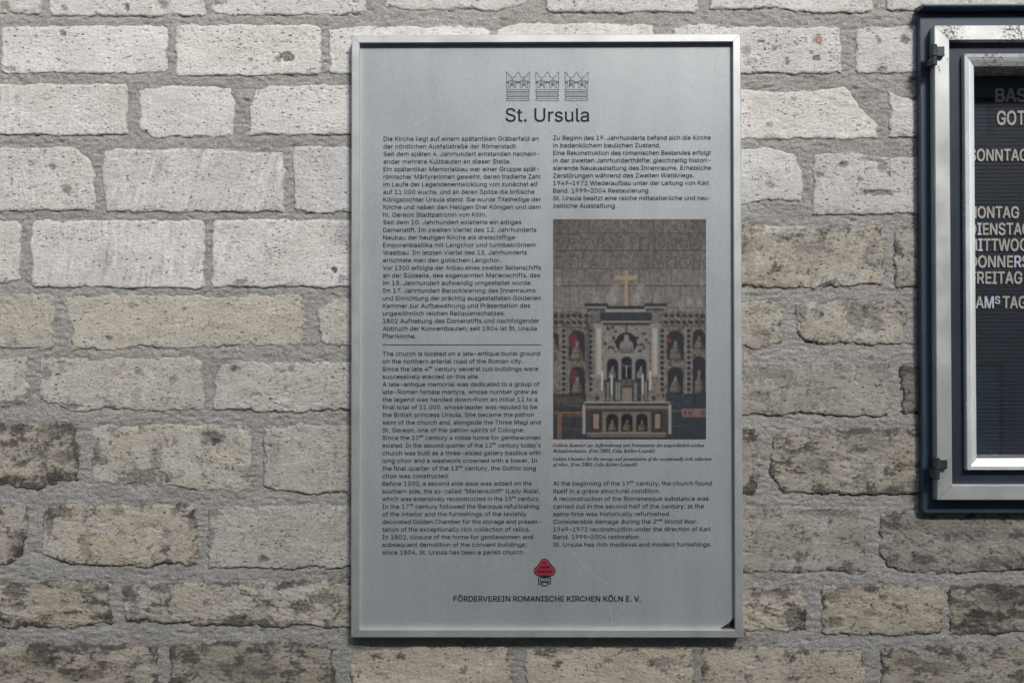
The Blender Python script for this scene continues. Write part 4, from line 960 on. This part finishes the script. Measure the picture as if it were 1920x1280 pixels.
    for _ in range(46):
        x, y = rnd.uniform(96, 179), rnd.uniform(202, 248)
        if abs(x - 137) > 17: ell(x, y, rnd.uniform(1.5, 3.4), rnd.uniform(1.5, 3), (42, 40, 42), .85)
    ell(137, 232, 20, 20, (40, 40, 44), .95, 4); ell(137, 222, 5, 7, (146, 136, 128), .9, 20); ell(137, 236, 13, 10, (136, 122, 116), .9, 34); rect(124, 240, 152, 250, (112, 98, 96), .8, 30)
    seg(137, 200, 137, 216, (50, 46, 46), 1.5)
    # retable
    rect(94, 251, 181, 302, (126, 118, 108), .95, 10); rect(99, 254, 176, 256, (150, 142, 130), .8)
    for cx in (111, 164): niche(cx, 261, 301, 10.5, (38, 38, 42), (158, 154, 142), foot=False)
    niche(137.5, 257, 300, 10.5, (34, 38, 42), (34, 38, 42), foot=False)
    rect(128, 268, 129, 300, (92, 92, 92), .7); rect(147, 268, 148, 300, (92, 92, 92), .7); rect(128, 268, 148, 269, (92, 92, 92), .7)
    seg(130, 273, 137.5, 277, (150, 150, 146), .9); seg(145, 273, 137.5, 277, (150, 150, 146), .9); seg(137.5, 273, 137, 296, (170, 168, 160), 1.4)
    rect(94, 301, 181, 345, (56, 56, 58), .92, 14)
    rect(127, 304, 149, 313, (84, 82, 78), .9, 50); rect(129, 316, 148, 345, (132, 110, 96), .95, 16); rect(127, 342, 150, 346, (120, 104, 92), .9)
    for x in (103, 119, 124, 155, 174): rect(x - 2, 306, x + 2, 340, (140, 134, 122), .75, 40)
    for x in (96, 123.5, 152, 179): vl(x, 254, 340, (150, 142, 132), .6)
    for (x0, x1, y0, y1) in ((90, 94.5, 284, 321), (108, 112, 292, 328), (166, 169.5, 291, 328), (180, 183.5, 284, 321)):
        rect(x0, y0, x1, y1, (196, 202, 192), .97); rect(x0 - 1, y1, x1 + 1, y1 + 16, (118, 112, 98), .9, 20); rect(x0 - 3, y1 + 14, x1 + 3, y1 + 19, (128, 122, 108), .9)
    # lower sides
    rect(0, 328, 62, Hd, (52, 54, 55), .93, 12); rect(212, 328, Wd, Hd, (48, 52, 56), .93, 9)
    rect(0, 332, 56, 352, (84, 80, 70), .5, 60); rect(214, 330, 262, 350, (60, 68, 70), .5, 30)
    rect(0, 361, 57, 365, (134, 84, 66), .9, 10); rect(12, 366, 57, 371, (110, 72, 62), .6, 10); rect(8.5, 362, 16, Hd, (118, 88, 66), .9, 14); rect(17, 392, 57, 395, (84, 66, 62), .8)
    rect(222, 359, 246, 361, (110, 96, 92), .8); rect(241, 355, 287, 371, (138, 98, 90), .85, 30); rect(222, 387, 254, 389, (82, 78, 78), .8)
    for x in (247, 256, 281): ell(x, 363, 3, 4, (60, 52, 54), .8)
    # altar table
    rect(60, 346, 217, 412, (64, 58, 54), .97, 9); rect(57, 342, 220, 345, (168, 164, 160), .95); rect(58, 345, 219, 348, (46, 50, 66), .95)
    rect(62, 350, 216, 355, (132, 116, 98), .85, 12); rect(62, 355, 216, 358, (80, 72, 64), .9)
    for x0 in (55, 215.5): rect(x0, 347, x0 + 6, 403, (158, 158, 160), .92, 8)
    for (x0, x1) in ((75, 86), (191, 201)): rect(x0 - 3, 362, x1 + 3, 396, (48, 44, 44), .8); rect(x0, 365, x1, 393, (158, 120, 104), .9, 18)
    rect(92, 361, 184, 400, (108, 96, 88), .9, 10)
    for cx in (110.5, 138, 166): niche(cx, 364, 398, 11, (36, 34, 36), (152, 126, 102) if cx == 138 else (140, 126, 112), foot=False)
    for x in (94, 96, 122, 126, 150, 154, 178): vl(x, 362, 400, (134, 124, 112), .6)
    rect(64, 400, 212, 403, (138, 132, 122), .85); rect(64, 404, 212, 409, (104, 98, 90), .85); rect(60, 409, 214, 413, (42, 42, 46), .9)
    A2 = np.clip(A, 12, 235); A2 = np.where(A2 > 112, 112 + (A2 - 112) * .58, A2)
    g_ = A2.mean(-1, keepdims=True); A2 = g_ + (A2 - g_) * .82
    for _k in range(2):
      b_ = A2.copy(); b_[1:-1, 1:-1] = (A2[1:-1, 1:-1] * 4 + A2[:-2, 1:-1] + A2[2:, 1:-1] + A2[1:-1, :-2] + A2[1:-1, 2:]) / 8; A2 = b_
    A2 = (A2 - 95) * 1.12 + 92 + 15 * (pn(xx / 1.6, yy / 1.6, 71) + .8 * n2)[..., None]
    A2 = A2 * np.array([.93, .92, .90]) + np.array([4, 6, 9])
    return A2
pic = altar_picture()
step = 1.15
gx, gy = np.arange(0, 287, step), np.arange(0, 412, step)
ix, iy = np.meshgrid(gx, gy)
def samp(ax, ay):
    x0 = np.clip(ax.astype(int), 0, pic.shape[1] - 2); y0 = np.clip(ay.astype(int), 0, pic.shape[0] - 2); fx = (ax - x0)[..., None]; fy = (ay - y0)[..., None]
    return (pic[y0, x0] * (1 - fx) + pic[y0, x0 + 1] * fx) * (1 - fy) + (pic[y0 + 1, x0] * (1 - fx) + pic[y0 + 1, x0 + 1] * fx) * fy
pc = samp(ix, iy).reshape(-1, 3)
PRINT_GAIN = 1.08
pcol = np.clip(lin(pc) * PRINT_GAIN, 0, .9)
pv = P(1037.5 + ix.ravel(), 411 + iy.ravel(), DP + .0009)
nx, nz = len(gx), len(gy); i = np.arange((nz - 1) * nx).reshape(nz - 1, nx)[:, :-1].ravel(); F = np.stack([i, i + nx, i + nx + 1, i + 1], 1)
link('printed_photograph', mesh_np('printed_photograph', pv, F, True, pcol), M_PRINT, board, label='printed colour photograph of a carved altar below walls of bone relief')
adopt(board)

# ------------------------------------------------------------------ showcase at the right
SX1 = P(2480, 500, .02)[0]
case = empty('showcase', 'navy steel notice showcase with aluminium framed door, glass and a letter board of weekdays', 'notice case', (P(1735, 0)[0] + .3, 0, P(0, 960)[2]))
FL = .018                                   # flange face above the wall
fx0, fz0 = P(1730, 962, FL)[[0, 2]]; fz1 = P(1725, 30, FL)[2]
sx0, sz1 = P(1752, 48, .040)[[0, 2]]; sz0 = P(1752, 937, .040)[2]; SW = P(1783, 500, .040)[0] - sx0
sx1 = SX1 - (sx0 - fx0)
# flange: rounded plate ring with side walls
def rounded(x0, x1, z0, z1, r, n=5):
    o = []
    for (cx, cz, a0) in ((x0 + r, z0 + r, 180), (x1 - r, z0 + r, 270), (x1 - r, z1 - r, 0), (x0 + r, z1 - r, 90)):
        for k in range(n): a = math.radians(a0 + 90 * k / (n - 1)); o.append((cx + r * math.cos(a), cz + r * math.sin(a)))
    return o
outer_ = rounded(fx0, SX1, fz0, fz1, .006); inset = .0015
loops = [[(x, .004, z) for x, z in outer_], [(x, -(FL - .0015), z) for x, z in outer_], [(x, -FL, z) for x, z in rounded(fx0 + inset, SX1 - inset, fz0 + inset, fz1 - inset, .005)],
         [(x, -FL, z) for x, z in rounded(sx0 + .012, sx1 - .012, sz0 + .012, sz1 - .012, .0005)], [(x, .05, z) for x, z in rounded(sx0 + .012, sx1 - .012, sz0 + .012, sz1 - .012, .0005)]]
V = [v for l in loops for v in l]; n = len(outer_); F = []
for k in range(len(loops) - 1):
    for j in range(n): a, b = k * n + j, k * n + (j + 1) % n; F.append((a, b, b + n, a + n))
F.append(tuple(4 * n + j for j in range(n)))
link('case_body', mesh_py('case_body', V, F), M_NAVY, case)
# hood over the top
HD = .036
hz = P(1725, 9, HD)[2]; hx0 = P(1731, 9, HD)[0]
hp = [(0, -.004), (HD - .002, -.004), (HD, -.0035), (HD + .0005, -.001), (HD, .001), (HD - .004, .002), (0, .006)]
V = []; 
for x in (hx0, SX1 + .006):
    for (d, z) in hp: V.append((x, -d, hz + z))
n = len(hp); F = [(k, (k + 1) % n, (k + 1) % n + n, k + n) for k in range(n)] + [tuple(range(n))[::-1], tuple(range(n, 2 * n))]
bevel(link('hood', mesh_py('hood', V, F), M_NAVY, case), .0012)
# door frame
def w_steel(x, z, s):
    t = 0.0
    if s == 2: t = .55 + .35 * math.sin((x - sx0) * 60)          # speckled top rail
    if s == 3:
        t = max(t, .95 * math.exp(-abs(z - (P(1760, 122, .04)[2])) / .014), .3 if z > P(0, 90, .04)[2] else 0, .75 * math.exp(-abs(z - P(0, 905, .04)[2]) / .012))
    return t
DFR = .040
rail_set('door_rail', (sx0, sx1, sz0, sz1), [(0, FL + .001), (0, DFR - .001), (.001, DFR), (SW - .0012, DFR), (SW, DFR - .0012), (SW + .0003, .024)], M_STEEL, case, wear=w_steel)
# recessed navy door panel between door rails and bead
bx0, bz1 = P(1808, 101, .038)[[0, 2]]; bz0 = P(1808, 881, .038)[2]; bx1 = SX1 - (bx0 - fx0)
rail_set('door_panel', (sx0 + SW - .001, sx1 - SW + .001, sz0 + SW - .001, sz1 - SW + .001), [(0, .026), (bx0 - sx0 - SW + .006, .026)], M_NAVY2, case)
def w_bead(x, z, s): return .75 + .2 * math.sin(x * 90) if s == 2 else .05
rail_set('glazing_bead', (bx0, bx1, bz0, bz1), [(0, .026), (0, .0365), (.0008, .038), (.0058, .0375), (.0066, .0362), (.0074, .0366), (.0120, .0345), (.0188, .030), (.0194, -.034)], M_BEAD, case, wear=w_bead)
gi = .0175
link('glass_pane', boxes('glass_pane', [(bx0 + gi, bx1 - gi, -.0300, -.0297, bz0 + gi, bz1 - gi)]), M_GLASS, case)
# grooved letter board
LB = -.032
gx0, gx1, gz0, gz1 = bx0 + .010, bx1 - .010, bz0 + .010, bz1 - .010
V, F = [], []; z = gz0; pitch = .00672; k = 0
while z < gz1:
    for (dz, dd) in ((0, 0), (.0059, 0), (.0060, -.0014), (.0065, -.0014), (.0067, 0)):
        V += [(gx0, -(LB + dd), z + dz), (gx1, -(LB + dd), z + dz)]
    z += pitch
for j in range(len(V) // 2 - 1): F.append((2 * j, 2 * j + 1, 2 * j + 3, 2 * j + 2))
link('letter_board', mesh_py('letter_board', V, F), M_FELT, case)
# plastic letters pushed into the grooves
LD = LB + .0022
def letters(word, x0, x1, ytop, ybase, white=(), small=(), narrow=.80):
    full, _ = glyphs(word, 3); a, b = full[:, 0].min(), full[:, 0].max(); kx = (x1 - x0) / (b - a)
    for i_, ch in enumerate(word):
        if i_ in small: pass
        r = glyphs(word[:i_ + 1], 3)[0][:, 0].max()
        V, F = glyphs(ch, 3, .018); wl, wr = V[:, 0].min(), V[:, 0].max()
        xs = x0 + (r - (wr - wl) + (V[:, 0] - wl) - a) * kx
        k_ = .62 if i_ in small else 1.0
        h = (ybase - ytop) * k_
        if i_ in small: xs = xs.min() + (xs - xs.min()) * .75
        ys = (ytop + h if i_ in small else ybase) - V[:, 1] / CAP * h
        front = P(xs, ys, LD); back = front.copy(); back[:, 1] = -(LB - .0005); nn = len(front)
        me = bpy.data.meshes.new('letter')
        cnt = {}
        for f in F:
            for q in range(len(f)):
                e = (f[q], f[(q + 1) % len(f)]); cnt[e] = cnt.get(e, 0) + 1
        sides = [(e[1], e[0], e[0] + nn, e[1] + nn) for e in cnt if (e[1], e[0]) not in cnt]
        me.from_pydata([tuple(v) for v in np.concatenate([front, back])], [], F + sides); me.update()
        link('letter', me, M_LETTER2 if i_ in white else M_LETTER, case)
letters('BAS', 1868.5, 1925, 166.5, 190)
letters('GOT', 1870.5, 1922, 208.5, 234)
letters('SONNTAG', 1818.5, 1927, 280, 301.5)
letters('MONTAG', 1815, 1911, 387.5, 408.5)
letters('DIENSTAG', 1818, 1932, 418.5, 440, white=(1,))
letters('MITTWOC', 1816, 1927, 448, 470, white=(1,))
letters('DONNERS', 1819, 1930, 479.5, 501, white=(5,))
letters('FREITAG', 1820, 1917, 509.5, 531.5)
letters('SAMSTAG', 1817, 1925, 555.5, 577.5, white=(2, 3), small=(3,))
# hinges
def hinge(y0, y1):
    bs = []
    zc = lambda y: P(1750, y, .048)[2]
    xa, xb, xc = P(1744, 0, .048)[0], P(1757.5, 0, .048)[0], P(1771, 0, .048)[0]
    ym = (y0 + y1) / 2 + (3 if y0 < 300 else 1)
    h = empty_part('hinge')
    def cyl(name, z0, z1, r):
        n = 16; cx = (xa + xb) / 2; V = []
        for z, rr in ((z0, r * .9), (z0 + .0006, r), (z1 - .0006, r), (z1, r * .9)):
            for k in range(n): V.append((cx + rr * math.cos(2 * math.pi * k / n), -.046 + rr * math.sin(2 * math.pi * k / n), z))
        F = [tuple(range(n))[::-1], tuple(range(3 * n, 4 * n))]
        for q in range(3):
            for k in range(n): F.append((q * n + k, q * n + (k + 1) % n, (q + 1) * n + (k + 1) % n, (q + 1) * n + k))
        me = mesh_py(name, V, F); link(name, me, M_HINGE, h)
    r = (xb - xa) / 2
    cyl('knuckle', zc(ym) + .0004, zc(y0), r); cyl('knuckle', zc(y1), zc(ym) - .0004, r * .93)
    bevel(link('leaf', boxes('leaf', [(xa + r, xc, -.0475, -.040, zc(ym - 0.5), zc(y0 + 3))]), M_HINGE, h), .0008)
    bevel(link('leaf', boxes('leaf', [(xa + r * .4, xa + r * 1.5, -.044, -.017, zc(y1 - 2), zc(ym + 1))]), M_HINGE, h), .0008)
def empty_part(name):
    me = mesh_py(name, *box(P(1748, 0, .03)[0], P(1750, 0, .03)[0], -.030, -.017, P(0, 0, .03)[2], P(0, 0, .03)[2] + .001))
    o = link(name, me, M_HINGE, case); return o
def hinge_mount(o, z0, z1):
    o.data = mesh_py('hinge', *box(P(1746, 0, .03)[0], P(1751, 0, .03)[0], -.040, -.0165, z0, z1)); o.data.materials.append(M_HINGE)
for (a, b) in ((84, 122), (858, 899)):
    hinge(a, b)
    hg = [o for o in case.children if o.name.startswith('hinge')][-1]
    hinge_mount(hg, P(1750, b - 6, .048)[2], P(1750, a + 6, .048)[2])
adopt(case)

# ------------------------------------------------------------------ what the glass and the metal mirror: paving and the house opposite
pv_m = plain('worn_paving', (.085, .083, .078), .9, 0, .25, 3, .004)
link('pavement', boxes('pavement', [(-30, 30, -40, .3, -.2, 0)]), pv_m, None, kind='structure')
HM = plain('grey_render', (.17, .185, .205), .9, 0, .08, 2, .002)
house = empty('house', 'grey rendered house with small windows across the lane, mirrored in the showcase glass', 'house', (3, HOUSE_Y, 0))
wins = []
for zc_, hh in ((4.11, .46), (.45, 1.13), (6.3, 1.1), (8.0, .9)):
    for xc_ in (-7.1, -3.8, -.6, 2.0, 5.03, 8.2, 11.4): wins.append((xc_, zc_, .68 if zc_ > 4 else .90, hh))
xs = sorted({-12, 18} | {v for (a, b, c_, d_) in wins for v in (round(a - c_ / 2, 3), round(a + c_ / 2, 3))})
zs = sorted({0, HOUSE_H} | {v for (a, b, c_, d_) in wins for v in (round(b, 3), round(b + d_, 3))})
V = []; F = []
def quad(a, b, c_, d_): n = len(V); V.extend([a, b, c_, d_]); F.append((n, n + 1, n + 2, n + 3))
for i_ in range(len(xs) - 1):
    for j in range(len(zs) - 1):
        xm, zm = (xs[i_] + xs[i_ + 1]) / 2, (zs[j] + zs[j + 1]) / 2
        if not any(abs(xm - a) < c_ / 2 and b < zm < b + d_ for (a, b, c_, d_) in wins):
            quad((xs[i_], HOUSE_Y, zs[j]), (xs[i_ + 1], HOUSE_Y, zs[j]), (xs[i_ + 1], HOUSE_Y, zs[j + 1]), (xs[i_], HOUSE_Y, zs[j + 1]))
for (a, b, c_, d_) in wins:
    x0, x1, z0, z1 = a - c_ / 2, a + c_ / 2, b, b + d_; y1 = HOUSE_Y - .18
    quad((x0, HOUSE_Y, z0), (x1, HOUSE_Y, z0), (x1, y1, z0), (x0, y1, z0)); quad((x0, HOUSE_Y, z1), (x0, y1, z1), (x1, y1, z1), (x1, HOUSE_Y, z1))
    quad((x0, HOUSE_Y, z0), (x0, y1, z0), (x0, y1, z1), (x0, HOUSE_Y, z1)); quad((x1, HOUSE_Y, z0), (x1, HOUSE_Y, z1), (x1, y1, z1), (x1, y1, z0))
quad((-12, HOUSE_Y, HOUSE_H), (18, HOUSE_Y, HOUSE_H), (18, HOUSE_Y - 9, HOUSE_H + .05), (-12, HOUSE_Y - 9, HOUSE_H + .05))
quad((-12, HOUSE_Y, 0), (-12, HOUSE_Y - 9, 0), (-12, HOUSE_Y - 9, HOUSE_H + .05), (-12, HOUSE_Y, HOUSE_H)); quad((18, HOUSE_Y, 0), (18, HOUSE_Y, HOUSE_H), (18, HOUSE_Y - 9, HOUSE_H + .05), (18, HOUSE_Y - 9, 0))
link('wall', mesh_py('wall', V, F), HM, house)
link('cornice', boxes('cornice', [(-12, 18, HOUSE_Y + .002, HOUSE_Y + .22, 4.80, 4.92), (-12, 18, HOUSE_Y + .002, HOUSE_Y + .30, HOUSE_H - .2, HOUSE_H)]), plain('dark_cornice', (.10, .10, .10), .8), house)
FR = plain('dark_window_frame', (.035, .035, .04), .5); PG = plain('blue_window_pane', (.16, .36, .55), .15, 0, .1, 3)
for (a, b, c_, d_) in wins:
    x0, x1, z0, z1 = a - c_ / 2, a + c_ / 2, b, b + d_; y = HOUSE_Y - .10; t = .05
    wf = link('window', boxes('window', [(x0, x1, y - .04, y, z0, z0 + t), (x0, x1, y - .04, y, z1 - t, z1), (x0, x0 + t, y - .04, y, z0 + t, z1 - t), (x1 - t, x1, y - .04, y, z0 + t, z1 - t)]), FR, house)
    link('pane', boxes('pane', [(x0 + t, x1 - t, y - .03, y - .02, z0 + t, z1 - t)]), PG, wf)
adopt(house)
